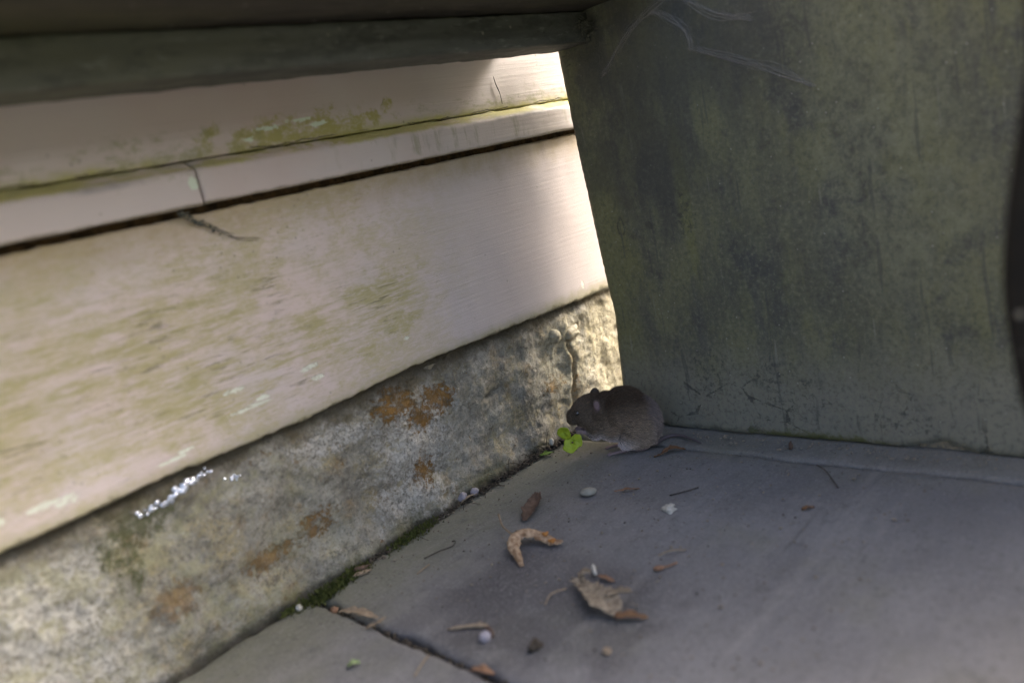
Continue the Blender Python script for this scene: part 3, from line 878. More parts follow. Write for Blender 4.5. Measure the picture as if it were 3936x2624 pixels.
def make_panel(name, x_off, thick, fine=True, parent=bench):
    ny, nz = (150, 110) if fine else (10, 8)
    y1 = -0.50  # front run is unseen, lengthened to keep the sun off the floor
    vs, fs = [], []
    for j in range(nz + 1):
        z = -0.004 + (0.3600 + 0.004) * j / nz
        for i in range(ny + 1):
            s = i / ny
            e0 = edge_y(z) + 0.0004 * fbm((0, 0, z), 220, 4, 3.0)
            y = e0 + (y1 - e0) * s
            d = (e0 - y)
            x = panel_x(y) + x_off + 0.0009 * fbm((0, y, z), 12, 4, 6.0) + 0.0003 * fbm((0, y, z), 90, 4, 2.0)
            x += 0.0016 * max(0.0, 1 - d / 0.0025) ** 2
            # broken lower edge
            lift = max(0.0, fbm((0, y, 0), 60, 4, 14.0) - 0.05) * 0.004 + (0.0055 * math.exp(-((y + 0.288) / 0.016) ** 2))
            if z < 0.012 and fine:
                x += 0.0055 * max(0.0, min(1.0, (lift + 0.0018 - z) / 0.0016)) if z < lift + 0.0018 else 0
            vs.append((x, y, z))
    m = ny + 1
    for j in range(nz):
        for i in range(ny):
            fs.append((j * m + i, j * m + i + 1, (j + 1) * m + i + 1, (j + 1) * m + i))
    ringi = [j * m for j in range(nz, -1, -1)] + list(range(1, m)) + [(j + 1) * m - 1 for j in range(1, nz + 1)] + [nz * m + i for i in range(m - 2, 0, -1)]
    o = len(vs)
    for r in ringi:
        vs.append((x_off + thick, vs[r][1], vs[r][2]))
    for i in range(len(ringi)):
        a, b = ringi[i], ringi[(i + 1) % len(ringi)]
        fs.append((b, a, o + i, o + (i + 1) % len(ringi)))
    fs.append(tuple(reversed(range(o, o + len(ringi)))))
    ob = pyd(name, vs, fs, MAT['panel'], parent)
    bm = bmesh.new()
    bm.from_mesh(ob.data)
    bmesh.ops.recalc_face_normals(bm, faces=bm.faces)
    bm.to_mesh(ob.data)
    bm.free()
    return ob


make_panel('end_panel', 0.0, 0.10)  # extra thickness added to shape the sun coming through the wall gap
for ly in (-0.430, -0.078):
    extrude_x('leg', rect_prof(ly, ly + 0.04, -0.004, 0.327 if ly < -0.1 else 0.3045, 0.002, 3), [-0.745, -0.725, -0.705], MAT['rail'], bench)
extrude_x('front_rail', rect_prof(-0.434, -0.406, 0.3276, 0.366, 0.003, 3), [-0.75, -0.3, -0.0145], MAT['seat'], bench)
# the dark curved front post under the front rail, close to the lens
bo = [(-0.402, 0.002), (-0.4, 0.05), (-0.396, 0.09), (-0.3914, 0.1175), (-0.3902, 0.1235), (-0.389, 0.128), (-0.3875, 0.1442), (-0.3865, 0.1615), (-0.3873, 0.1756), (-0.3902, 0.1958), (-0.3939, 0.2148), (-0.3977, 0.2353), (-0.3982, 0.2515), (-0.402, 0.29), (-0.404, 0.327)]
bo = [(p.x, p.z) for p in spline([(a, 0, b) for a, b in bo], 40)]
n = len(bo)
vs, fs = [], []
for x in (-0.25, -0.222):
    vs += [(x, y, z) for y, z in bo] + [(x, -0.432, z) for y, z in bo]
q = 2 * n
for i in range(n - 1):
    fs += [(i, i + 1, n + i + 1, n + i), (q + i, q + n + i, q + n + i + 1, q + i + 1), (i, q + i, q + i + 1, i + 1), (n + i, n + i + 1, q + n + i + 1, q + n + i)]
fs += [(0, n, q + n, q), (n - 1, q + n - 1, q + 2 * n - 1, 2 * n - 1)]
br = pyd('front_post', vs, fs, MAT['brace'], bench, False)
bm = bmesh.new()
bm.from_mesh(br.data)
bmesh.ops.recalc_face_normals(bm, faces=bm.faces)
bm.to_mesh(br.data)
bm.free()
bv = br.modifiers.new('round', 'BEVEL')
bv.width = 0.003
bv.segments = 2
bv.limit_method = 'ANGLE'
pyd('filler_patch', *lump_geo((-0.0005, -0.2865, 0.0018), (0.0036, 0.014, 0.0042), 4, 3, 0.5), MAT['mortar_lump'], bench)

# ------------------------------------------------------------------ vole (built in millimetres: u to the tail, w away from the lens, z up)
VA = (-0.05295, -0.07554, 0.0)
VR = math.atan2(-0.748, 0.664)
vole = tag(empty('vole', VA, VR), 'small brown furry vole crouched in the corner nibbling a green sprig', 'vole')


def ell(bm, c, r, ang=0.0, seg=24):
    m = Matrix.Translation(c) @ Matrix.Rotation(-math.radians(ang), 4, 'Y') @ Matrix.Diagonal((r[0], r[1], r[2], 1))
    bmesh.ops.create_uvsphere(bm, u_segments=seg, v_segments=seg // 2, radius=1.0, matrix=m)


def chain(bm, pts, rads, n=14, seg=10):
    q = spline(pts, n)
    for i, p in enumerate(q):
        t = i / n * (len(rads) - 1)
        a = min(int(t), len(rads) - 2)
        r = rads[a] + (rads[a + 1] - rads[a]) * (t - a)
        bmesh.ops.create_uvsphere(bm, u_segments=seg, v_segments=seg // 2 + 1, radius=r, matrix=Matrix.Translation(p))


bm = bmesh.new()
ell(bm, (13, 3, 21.3), (17.2, 15.5, 21.2))
ell(bm, (4, 6, 30.5), (19, 15.5, 19.3))
ell(bm, (-8, 9, 31.2), (15, 13.5, 16.4))
ell(bm, (-23, 12, 36.6), (14.6, 10.3, 10.6), 22)
ell(bm, (-33.2, 13, 32.6), (7.6, 6.3, 6.6), 38)
ell(bm, (-37.6, 13.2, 29.6), (3.2, 3.4, 3.3), 30)
ell(bm, (-25, 11.5, 31.0), (9.5, 9.7, 8.3))
ell(bm, (-17, 10, 25), (12, 10.5, 11))
ell(bm, (-5, 8, 22), (20, 13, 13.3), -14)
ell(bm, (11, -3.5, 14.2), (14, 8.5, 14.0))
ell(bm, (11, 13, 14.2), (14, 8, 14.0))
ell(bm, (2.5, -4.5, 10.5), (7.5, 4.8, 7.5))
for w, sg in ((0.0, -1), (15.0, 1)):
    chain(bm, [(2.5, w + 2.5 * sg, 7.5), (0.6, w + 1.2 * sg, 4.2), (-0.6, w, 1.9)], [3.6, 2.4, 1.7])
    chain(bm, [(-0.2, w, 1.5), (-5, w, 1.3), (-9.5, w, 1.1)], [1.6, 1.35, 1.3])
    for e, dz in ((-3.0, 0), (-1.5, 0.1), (0.0, 0.15), (1.4, 0.1), (2.7, 0)):
        L = 15.6 - abs(e) * 0.55
        chain(bm, [(-9.2, w + e * 0.35, 1.1), (-(9.5 + L) / 2 - 0.5, w + e * 0.75, 1.25 + dz), (-L, w + e, 0.7)], [0.75, 0.66, 0.5], 10, 8)
for w0, sg in ((8.0, 1), (15.5, -1)):
    chain(bm, [(-15, w0 - 4.5 * sg, 22), (-21.5, w0 - 3.0 * sg, 15.8), (-28.2, w0 - 0.4 * sg, 19.3)], [4.6, 2.9, 1.55], 16, 12)
    chain(bm, [(-28.2, w0 - 0.4 * sg, 19.3), (-30.6, w0, 20.2)], [1.5, 1.6], 5)
    for (du, dw, dz) in ((-4.3, -1.0, 2.1), (-5.1, -0.2, 0.9), (-5.0, 0.6, -0.5), (-4.0, 1.2, -1.8)):
        chain(bm, [(-31.0, w0 + dw * 0.5 * sg, 20.2 + dz * 0.5), (-30.6 + du * 0.7, w0 + (dw - 0.5) * sg, 20.5 + dz * 0.95), (-30.4 + du, w0 + (dw + 0.5) * sg, 19.9 + dz)], [0.72, 0.62, 0.48], 8, 8)
    chain(bm, [(-30.2, w0 - 0.8 * sg, 21.2), (-31.6, w0 - 1.3 * sg, 22.6)], [0.7, 0.5], 5, 8)
chain(bm, [(22, 1, 3.2), (26, 3.5, 2.6), (31, 7.5, 2.6), (38, 8.8, 2.7), (45, 3.3, 2.6), (51.0, -8, 2.3), (54.5, -17.0, 2.0)], [2.3, 1.9, 1.6, 1.5, 1.3, 1.05, 0.6], 44, 10)
# ears: thin tilted dishes
ell(bm, (-15.6, 1.2, 41.2), (2.7, 1.1, 5.2), 8)
ell(bm, (-14.6, 2.0, 41.4), (2.4, 1.6, 5.0), 8)
ell(bm, (-15.2, 19.0, 45.0), (3.7, 1.3, 5.2), -18)
tmp_me = bpy.data.meshes.new('tmp')
bm.to_mesh(tmp_me)
bm.free()
tmp = bpy.data.objects.new('tmp', tmp_me)
COL.objects.link(tmp)
rm = tmp.modifiers.new('r', 'REMESH')
rm.mode = 'VOXEL'
rm.voxel_size = 0.42
sm = tmp.modifiers.new('s', 'SMOOTH')
sm.factor = 0.5
sm.iterations = 3
dg = bpy.context.evaluated_depsgraph_get()
me = bpy.data.meshes.new_from_object(tmp.evaluated_get(dg))
bpy.data.objects.remove(tmp)
me.name = 'body'
# soften the joins of the trunk and head, keep feet, hands, tail and ears crisp
bm = bmesh.new()
bm.from_mesh(me)
soft = [v for v in bm.verts if v.co.z > 7.5 and v.co.x < 24 and not (v.co.x < -26 and v.co.z < 25) and not (-21 < v.co.x < -11 and v.co.y < 3.2 and v.co.z > 35.5) and not (v.co.x < -10 and v.co.y > 16.5 and v.co.z > 38)]
for _ in range(14):
    bmesh.ops.smooth_vert(bm, verts=soft, factor=0.5, use_axis_x=True, use_axis_y=True, use_axis_z=True)
bm.normal_update()
from mathutils.bvhtree import BVHTree
BV = BVHTree.FromBMesh(bm)
tris = [(f.calc_area(), f.normal.copy(), [v.co.copy() for v in f.verts]) for f in bm.faces]
for v in bm.verts:
    v.co *= 0.001
bm.to_mesh(me)
bm.free()


def seen(u, zapp):
    """the body point the lens sees at apparent height zapp"""
    h = BV.ray_cast(Vector((u, -40, zapp + 13.2)), Vector((0, 1, -0.33)).normalized())
    return h[0], h[1]


def mat_vole():
    k = M('vole_skin', 0.7, 0.25)
    k.P = k.n('ShaderNodeTexCoord').outputs['Object']
    x, y, z = k.xyz()
    c = (0.10, 0.082, 0.064)
    c = k.mix(k.step(z, 0.026, 0.012), c, (0.14, 0.125, 0.115))
    pink = k.blob((-0.0165, 0.0, 0.0412), (0.0032, 0.004, 0.0055), 0.2, None, 0.3)
    c = k.mix(pink, c, (0.20, 0.145, 0.15))
    bare = k.mx(k.step(z, 0.0038, 0.0025), k.mul(k.step(x, -0.0265, -0.0285), k.step(z, 0.0245, 0.0235)))
    c = k.mix(bare, c, (0.30, 0.23, 0.235))
    tl = k.step(x, 0.0235, 0.026)
    tl = k.mul(tl, k.step(z, 0.0060, 0.0050))
    c = k.mix(tl, c, (0.115, 0.095, 0.10))
    ns = k.blob((-0.0402, 0.0132, 0.0292), (0.0016, 0.0026, 0.0016), 0.1, None, 0.3)
    c = k.mix(ns, c, (0.16, 0.12, 0.12))
    n1 = k.noise(900, 4)
    return k.done(c, k.bump(n1, 0.0004, 0.6))


body = link('body', me, mat_vole(), vole, world=False)
MAT['eye'] = mat_simple('black_eye', (0.004, 0.004, 0.005), (0.006, 0.006, 0.008), 300, 0.05, 0.0, 1.0)
MAT['eye'].node_tree.nodes['Principled BSDF'].inputs['Coat Weight'].default_value = 1.0
eye_spots = []
p, nrm = seen(-31.6, 38.7)
eye_spots.append(Vector(p) - Vector(nrm) * 0.35)
eye_spots.append(Vector((p[0], 26.0 - p[1], p[2])) + Vector((0, -0.6, 0)))
for q in eye_spots:
    v, f = lump_geo((q.x / 1000, q.y / 1000, q.z / 1000), (0.0019, 0.0019, 0.0019), 1, 3, 0.0)
    e = pyd('eye', v, f, MAT['eye'])
    e.parent = vole

# fur: one strand object on the body
rf = random.Random(11)
tot = sum(t[0] for t in tris)
NF = 52000
pos, rad, colr = [], [], []
NP = 5
cum, acc = [], 0.0
for t in tris:
    acc += t[0]
    cum.append(acc)
import bisect
cnt = 0


def lerp3(a, b, t):
    t = max(0.0, min(1.0, t))
    return tuple(p + (q - p) * t for p, q in zip(a, b))


while cnt < NF:
    t = tris[bisect.bisect_left(cum, rf.random() * tot)]
    vs_ = t[2]
    r1, r2 = rf.random(), rf.random()
    if len(vs_) == 4:
        p = vs_[0].lerp(vs_[1], r1).lerp(vs_[3].lerp(vs_[2], r1), r2)
    else:
        p = vs_[0].lerp(vs_[1], r1).lerp(vs_[2], r2 * 0.5)
    nr = t[1]
    u, w, z = p
    if z < 3.4 or (u > 24.5 and z < 7.0):
        continue
    if u < -27.2 and z < 24.0:
        continue
    if (p - eye_spots[0]).length < 2.0 or (p - eye_spots[1]).length < 2.0:
        continue
    if (p - Vector((-40.2, 13.2, 29.2))).length < 1.9:
        continue
    if ((u + 16.4) / 2.0) ** 2 + ((z - 41.0) / 3.6) ** 2 < 1 and w < 1.6:
        continue
    ear2 = u < -11.5 and w > 17.2 and z > 41.5
    ss = lambda v, lo, hi: max(0.0, min(1.0, (v - lo) / (hi - lo)))
    s_ = max(-0.9, min(0.3, -(u - 2) * 0.035 - 0.08))
    fl = Vector((1, 0, s_)).lerp(Vector((0.92, 0, 0.40)), ss(u, -16, -27)).lerp(Vector((0.8, 0, -0.60)), ss(z, 19, 11))
    L = 1.8 + 1.9 * ss(u, -29, -6) + 0.8 * ss(u, 8, 22)
    if z < 6 or ear2:
        L = 1.3
    if -21 < u < -11 and w < 3 and z > 35:
        L = min(L, 1.9)
    L *= rf.uniform(0.7, 1.2)
    cl = 0.25 * mn.noise(p * 0.22 + Vector((7, 1, 3)))
    tn = (fl - nr * fl.dot(nr))
    if tn.length < 0.05:
        tn = Vector((1, 0, -0.2))
    tn.normalize()
    jitter = Vector((rf.gauss(0, 1), rf.gauss(0, 1), rf.gauss(0, 1))) * 0.2 + nr.cross(tn) * cl
    d0 = (nr * 0.75 + tn * 0.75 + jitter).normalized()
    d1 = (nr * 0.12 + tn + jitter * 1.4).normalized()
    # colour by where on the animal the hair grows
    hgt = z + 0.25 * (w - 8) + 3.0 * mn.noise(p * 0.09)
    c0 = lerp3((0.165, 0.136, 0.106), (0.038, 0.028, 0.020), (hgt - 19) / 19)
    un = u + 4 * mn.noise(p * 0.12 + Vector((3, 3, 3)))
    zn = z + 3 * mn.noise(p * 0.13 + Vector((9, 3, 1)))
    c0 = lerp3(c0, (0.092, 0.075, 0.058), 0.65 * ss(un, -17, -27))
    belly = (16.5 - 0.42 * u * (1 if u < 0 else 0.9) * 0.55 - zn) / 8.0
    c0 = lerp3(c0, (0.33, 0.31, 0.318), belly * ss(un, 11, 3))
    c0 = lerp3(c0, (0.205, 0.174, 0.143), 0.7 * ss(un, 0, 7) * ss(zn, 21, 12))
    c0 = lerp3(c0, (0.115, 0.106, 0.118), 0.55 * ss(un, 17, 24))
    if ear2:
        c0 = (0.03, 0.024, 0.02)
    rv = rf.random()
    tipc = lerp3(c0, tuple(v * 2.3 for v in (c0[0], c0[1] * 0.9, c0[2] * 0.8)), 1.0 if rv > 0.72 else (0.25 if rv > 0.3 else 0.0))
    mul = rf.uniform(1.35, 2.2) if rf.random() > 0.12 else rf.uniform(2.6, 3.8)
    if rv > 0.9985 and u < -30:
        pass
    for i in range(NP):
        tt = i / (NP - 1)
        d = d0.lerp(d1, tt)
        q = p + d * (L * tt) - nr * 0.15
        pos += [q.x * 0.001, q.y * 0.001, q.z * 0.001]
        rad.append((0.062 * (1 - tt) ** 0.7 + 0.010) * 0.001)
        cc = lerp3(tuple(v * 0.55 for v in c0), tipc, tt * 1.15)
        colr += [cc[0] * mul, cc[1] * mul, cc[2] * mul, 1.0]
    cnt += 1
# whiskers
for i in range(16):
    q0 = Vector((-37.5 + rf.uniform(-1, 1.5), 8.6 + rf.uniform(-0.6, 1.4), 28.5 + rf.uniform(-1.5, 2)))
    dr = Vector((rf.uniform(-0.5, 0.9), -1.0, rf.uniform(-0.7, 0.6))).normalized()
    for j in range(NP):
        tt = j / (NP - 1)
        q = q0 + dr * (rf.uniform(9, 10) * tt) + Vector((2.5 * tt * tt, 0, -1.2 * tt * tt))
        pos += [q.x * 0.001, q.y * 0.001, q.z * 0.001]
        rad.append((0.04 * (1 - tt) + 0.01) * 0.001)
        colr += [0.12, 0.11, 0.10, 1.0]
    cnt += 1
hc = bpy.data.hair_curves.new('fur')
hc.add_curves([NP] * cnt)
hc.points.foreach_set('position', pos)
ra = hc.attributes.get('radius') or hc.attributes.new('radius', 'FLOAT', 'POINT')
ra.data.foreach_set('value', rad)
ca = hc.attributes.new('tint', 'FLOAT_COLOR', 'POINT')
ca.data.foreach_set('color', colr)
k = M('vole_fur', 0.55, 0.25)
at = k.n('ShaderNodeAttribute', attribute_name='tint')
hc.materials.append(k.done(at.outputs['Color']))
fur = bpy.data.objects.new('fur', hc)
COL.objects.link(fur)
fur.parent = vole


# ------------------------------------------------------------------ small things
def ribbon(spine, widths, curl, n=26, cross=8, seed=0.0, rag=0.12, crinkle=0.0009, asym=0.0):
    """a dead-leaf blade: spine [(x, y, z)], full widths, arc angle across (negative: centre up)"""
    sp = spline(spine, n)
    vs, fs = [], []
    def at(lst, t):
        q = t * (len(lst) - 1)
        i = min(int(q), len(lst) - 2)
        return lst[i] + (lst[i + 1] - lst[i]) * (q - i)
    for i, p in enumerate(sp):
        t = i / n
        d = (sp[min(i + 1, n)] - sp[max(i - 1, 0)])
        d.z = 0
        d.normalize()
        lat = Vector((-d.y, d.x, 0))
        wd = at(widths, t)
        th = at(curl, t)
        for c in range(cross + 1):
            s = c / cross * 2 - 1
            rg = 1 + rag * fbm((p.x, p.y, s * 0.02), 260, 4, seed)
            sA = abs(th) if abs(th) > 0.05 else 0.05
            R = wd * rg / sA
            ph = (s + asym) * sA / 2
            off = lat * (R * math.sin(ph))
            h = R * (1 - math.cos(ph)) * (1 if th > 0 else -1)
            z = p.z + h + crinkle * fbm((p.x, p.y, s * 0.01), 350, 4, seed + 3)
            vs.append((p.x + off.x, p.y + off.y, max(0.0006, z)))
    m = cross + 1
    for i in range(n):
        for c in range(cross):
            fs.append((i * m + c, i * m + c + 1, (i + 1) * m + c + 1, (i + 1) * m + c))
    return vs, fs


def solid(o, th=0.00016):
    md = o.modifiers.new('thickness', 'SOLIDIFY')
    md.thickness = th
    return o


def G3(lst, z=0.0012):
    return [(a[0], a[1], a[2] if len(a) > 2 else z) for a in lst]


def twig(name, pts, r, mat, label, cat, group=None, seg=6, n=10):
    g = Geo()
    g.tube(spline(pts, n), r, seg)
    return tag(g.build(name, mat), label, cat, group)


def pebble(name, c, r, seed, mat, label, cat, rz=0.0, rough=0.2, group=None):
    v, f = lump_geo(c, r, seed, 3, rough, rz)
    return tag(pyd(name, v, f, mat), label, cat, group)


# clover sprig in the vole's paws (vole frame, mm -> world)
VM = Matrix.Translation(VA) @ Matrix.Rotation(VR, 4, 'Z')


def vw(u, w, z):
    return VM @ Vector((u / 1000, w / 1000, z / 1000))


sprig = tag(empty('clover_sprig', vw(-40, 8, 14)), 'fresh bright green clover sprig held to the mouth of the vole', 'clover')


def leaflet(c, ax, side, L, Wd, cup, seed, notch=0.12):
    """rounded leaflet centred on c; ax, side: directions in (u, w, z)"""
    ax, side = Vector(ax).normalized(), Vector(side)
    side = (side - ax * side.dot(ax)).normalized()
    nr = ax.cross(side)
    vs, fs = [], []
    NR, NA = 6, 22
    vs.append(tuple(vw(*c)))
    for r in range(1, NR + 1):
        for a in range(NA):
            t = 2 * math.pi * a / NA
            q = r / NR
            sh = 1 - notch * math.exp(-((t if t < math.pi else t - 2 * math.pi) / 0.35) ** 2)
            x = L * q * math.cos(t) * sh * (1.0 if math.cos(t) > 0 else 1.15)
            y = Wd * q * math.sin(t) * (1 + 0.15 * math.cos(t)) * (1 + 0.13 * math.sin(3 * t + seed) + 0.07 * math.sin(5 * t + 2 * seed))
            h = cup * ((x / L) ** 2 * 0.6 + abs(y / Wd) * 0.9 - 0.3) + 1.1 * fbm((x / 10, y / 10, seed), 2.2, 4, seed)
            vs.append(tuple(vw(*(Vector(c) + ax * x + side * y + nr * h))))
    for a in range(NA):
        fs.append((0, 1 + a, 1 + (a + 1) % NA))
    for r in range(NR - 1):
        for a in range(NA):
            p0, p1 = 1 + r * NA + a, 1 + r * NA + (a + 1) % NA
            fs.append((p0, p0 + NA, p1 + NA, p1))
    o = pyd('leaflet', vs, fs, MAT['clover'], sprig)
    return solid(o, 0.00025)


# apparent positions from the lens: upper lobe, lower lobe, right lobe
leaflet((-44.2, 7.5, 23.2), (-0.30, -0.10, 1.0), (1, -0.45, 0.2), 5.8, 5.4, -1.6, 1.0)
leaflet((-41.8, 5.5, 12.0), (-0.55, -0.55, -0.75), (0.9, -0.3, -0.5), 6.2, 5.8, 1.6, 2.4)
leaflet((-36.2, 6.0, 15.0), (0.75, -0.25, 0.25), (0.15, -0.5, -1.0), 5.0, 4.6, 1.5, 3.9)
g = Geo()
for a, b in (((-40, 8, 16.5), (-43.0, 7.6, 19.5)), ((-40, 8, 16.5), (-41.4, 6.4, 13.0)), ((-40, 8, 16.5), (-37, 6.4, 16.0))):
    g.tube([vw(*a), vw(*b)], 0.0005)
g.tube(spline([vw(-40, 8, 16.5), vw(-37.5, 9, 18.3), vw(-33.0, 8.6, 20.0)], 8), 0.0006)
g.build('stem', MAT['clover'], sprig)
pyd('leaf_base', *lump_geo(tuple(vw(-39.6, 4.9, 14.6)), (0.0008, 0.0008, 0.0008), 2, 2), MAT['brown_leaf'], sprig)

# little leaf and husk at the wall foot
v, f = ribbon([(-0.0795, -0.0085, 0.0018), (-0.0745, -0.0125, 0.0022), (-0.0695, -0.0155, 0.0016)], [0.002, 0.0085, 0.0015], [0.8, 1.0, 0.6], 12, 6, 3.0, 0.5)
tag(solid(pyd('leaf_fragment', v, f, MAT['green2'])), 'small torn green leaf lying at the wall foot below the sprig', 'leaf')
pebble('seed_husk', (-0.062, -0.0085, 0.0068), (0.0022, 0.0018, 0.0032), 5, MAT['whitebit'], 'tiny pale husk in the crumbs behind the green sprig', 'husk')

# curled tan leaf
tc = [(-0.2225, -0.1135, 0.001), (-0.2150, -0.1030, 0.005), (-0.2090, -0.0955, 0.0085), (-0.2020, -0.0935, 0.0100), (-0.1965, -0.0985, 0.0095), (-0.1945, -0.1060, 0.0075), (-0.1945, -0.1155, 0.0045), (-0.1935, -0.1225, 0.0040)]
tanl = tag(empty('dead_leaf', (-0.205, -0.10, 0)), 'curled tan dead leaf arched on the slab with its stalk up', 'leaf')
v, f = ribbon(tc, [0.002, 0.0065, 0.0115, 0.0125, 0.0120, 0.0085, 0.0095, 0.003], [-1.2, -2.2, -2.6, -2.6, -2.4, -1.8, -2.0, -1.0], 40, 10, 2.0, 0.35, 0.0011)
solid(pyd('blade', v, f, MAT['tan_leaf'], tanl))
g = Geo()
g.tube(spline([(-0.1815, -0.0580, 0.0070), (-0.1915, -0.0700, 0.0060), (-0.1990, -0.0830, 0.0070), (-0.2040, -0.0925, 0.0088)], 12), [0.0009] + [0.0007] * 12, 6)
g.build('stalk', MAT['straw'], tanl)
for c, r, s in (((-0.1938, -0.1098, 0.0075), (0.0026, 0.0017, 0.0013), 1), ((-0.1955, -0.1160, 0.0048), (0.0020, 0.0024, 0.0012), 5)):
    pyd('orange_edge', *lump_geo(c, r, s, 2, 0.6), MAT['orange_spot'], tanl)

# torn grey-tan leaf
torn = tag(empty('dead_leaf', (-0.238, -0.183, 0)), 'torn grey-tan dead leaf with a rolled edge and rusty tail on the painted shadow patch', 'leaf')
v, f = ribbon([(-0.2265, -0.1575, 0.0042), (-0.2300, -0.1655, 0.0040), (-0.2355, -0.1780, 0.0050), (-0.2405, -0.1900, 0.0050), (-0.2455, -0.2000, 0.0026)],
              [0.0085, 0.0070, 0.0135, 0.0180, 0.0050], [0.8, 0.9, 0.9, 1.0, 0.6], 34, 10, 6.0, 0.45, 0.0012)
solid(pyd('blade', v, f, MAT['grey_leaf'], torn))
v, f = ribbon([(-0.2375, -0.1880, 0.0058), (-0.2330, -0.1925, 0.0066), (-0.2285, -0.1975, 0.0058)], [0.0075, 0.0070, 0.0055], [4.2, 4.6, 4.4], 16, 12, 9.0, 0.2)
solid(pyd('rolled_edge', v, f, MAT['straw'], torn))
v, f = ribbon([(-0.2250, -0.1590, 0.0050), (-0.2222, -0.1622, 0.0068), (-0.2205, -0.1650, 0.0066)], [0.005, 0.006, 0.003], [1.0, 1.2, 1.0], 12, 8, 4.0, 0.3)
solid(pyd('tip', v, f, MAT['grey_leaf'], torn))
v, f = ribbon([(-0.2475, -0.1995, 0.0030), (-0.2430, -0.2065, 0.0026), (-0.2395, -0.2140, 0.0016)], [0.005, 0.0065, 0.0012], [1.2, 1.4, 0.8], 16, 8, 7.0, 0.5)
solid(pyd('tail', v, f, MAT['rust_leaf'], torn))

# folded brown leaf piece
v, f = ribbon([(-0.1425, -0.0605, 0.0055), (-0.1520, -0.0655, 0.0035), (-0.1640, -0.0705, 0.0032), (-0.1755, -0.0750, 0.0020)], [0.004, 0.0115, 0.0125, 0.0035], [1.6, 1.9, 1.8, 1.2], 26, 10, 12.0, 0.35, 0.0010)
tag(solid(pyd('dead_leaf', v, f, MAT['brown_leaf'])), 'dark brown folded leaf piece lying between the plinth and the flat pebble', 'leaf')
# brown shred behind the tail
v, f = ribbon([(-0.0585, -0.1040, 0.001), (-0.0540, -0.1085, 0.0022), (-0.0475, -0.1135, 0.0042), (-0.0420, -0.1215, 0.0020)], [0.0012, 0.0030, 0.0072, 0.0020], [0.8, 1.4, 1.8, 1.0], 20, 8, 15.0, 0.5)
tag(solid(pyd('dead_leaf', v, f, MAT['rust_leaf'])), 'shrivelled brown leaf shred beside the joint under the vole tail', 'leaf')

pebble('pebble', (-0.1255, -0.0920, 0.0022), (0.0062, 0.0050, 0.0026), 3, MAT['pebble'], 'flat oval pale pebble on the slab in front of the vole', 'pebble', -0.9, 0.10)
v, f = ribbon([(-0.1180, -0.1090, 0.0014), (-0.1140, -0.1165, 0.0018), (-0.1095, -0.1245, 0.0012)], [0.0012, 0.0030, 0.0016], [1.2, 1.6, 1.0], 14, 6, 5.0, 0.6)
tag(solid(pyd('bark_sliver', v, f, MAT['orange_twig'])), 'thin orange sliver of bark right of the flat pebble', 'bark')
pebble('stone_chip', (-0.1302, -0.1606, 0.0012), (0.0052, 0.0040, 0.0014), 12, MAT['whitebit'], 'ragged pale flake lying below the orange bark sliver', 'stone', 0.4, 0.9)
twig('twig', [(-0.1125, -0.1500, 0.001), (-0.1048, -0.1577, 0.0013), (-0.0966, -0.1629, 0.001)], 0.0004, MAT['dark_twig'], 'short dark twig right of the pale flake', 'twig')
v, f = ribbon([(-0.1075, -0.2385, 0.001), (-0.1050, -0.2410, 0.0016), (-0.1025, -0.2440, 0.001)], [0.002, 0.004, 0.001], [0.9, 1.2, 0.9], 8, 6, 5.0, 0.6)
tag(solid(pyd('leaf_fragment', v, f, MAT['rust_leaf'])), 'single reddish brown fleck far out on the bare slab', 'leaf')
twig('twig', [(-0.0475, -0.2235, 0.0018), (-0.0540, -0.2310, 0.0026), (-0.0610, -0.2375, 0.0016), (-0.0740, -0.2475, 0.0010)], 0.00045, MAT['dark_twig'], 'thin dark twig lying across the slab joint near the end panel', 'twig')
pebble('leaf_fragment', (-0.0235, -0.1952, 0.0030), (0.0018, 0.0012, 0.0030), 6, MAT['brown_leaf'], 'small brown scrap upright in the joint beside the end panel', 'leaf', 0.3, 0.6)
# white chip and rusty flake above the torn leaf
twig('straw_piece', [(-0.2088, -0.1572, 0.0026), (-0.2125, -0.1605, 0.0030), (-0.2160, -0.1640, 0.0022)], [0.0011, 0.0013, 0.0013, 0.0012, 0.0011, 0.001], MAT['whitebit'], 'short thick white stub just above the torn leaf', 'straw', None, 8, 5)
v, f = ribbon([(-0.2155, -0.1660, 0.0016), (-0.2165, -0.1720, 0.0022), (-0.2170, -0.1775, 0.0012)], [0.0025, 0.0042, 0.0015], [1.0, 1.4, 0.8], 10, 6, 8.0, 0.4)
tag(solid(pyd('leaf_fragment', v, f, MAT['orange_twig'])), 'rusty leaf scrap touching the short white stub', 'leaf')
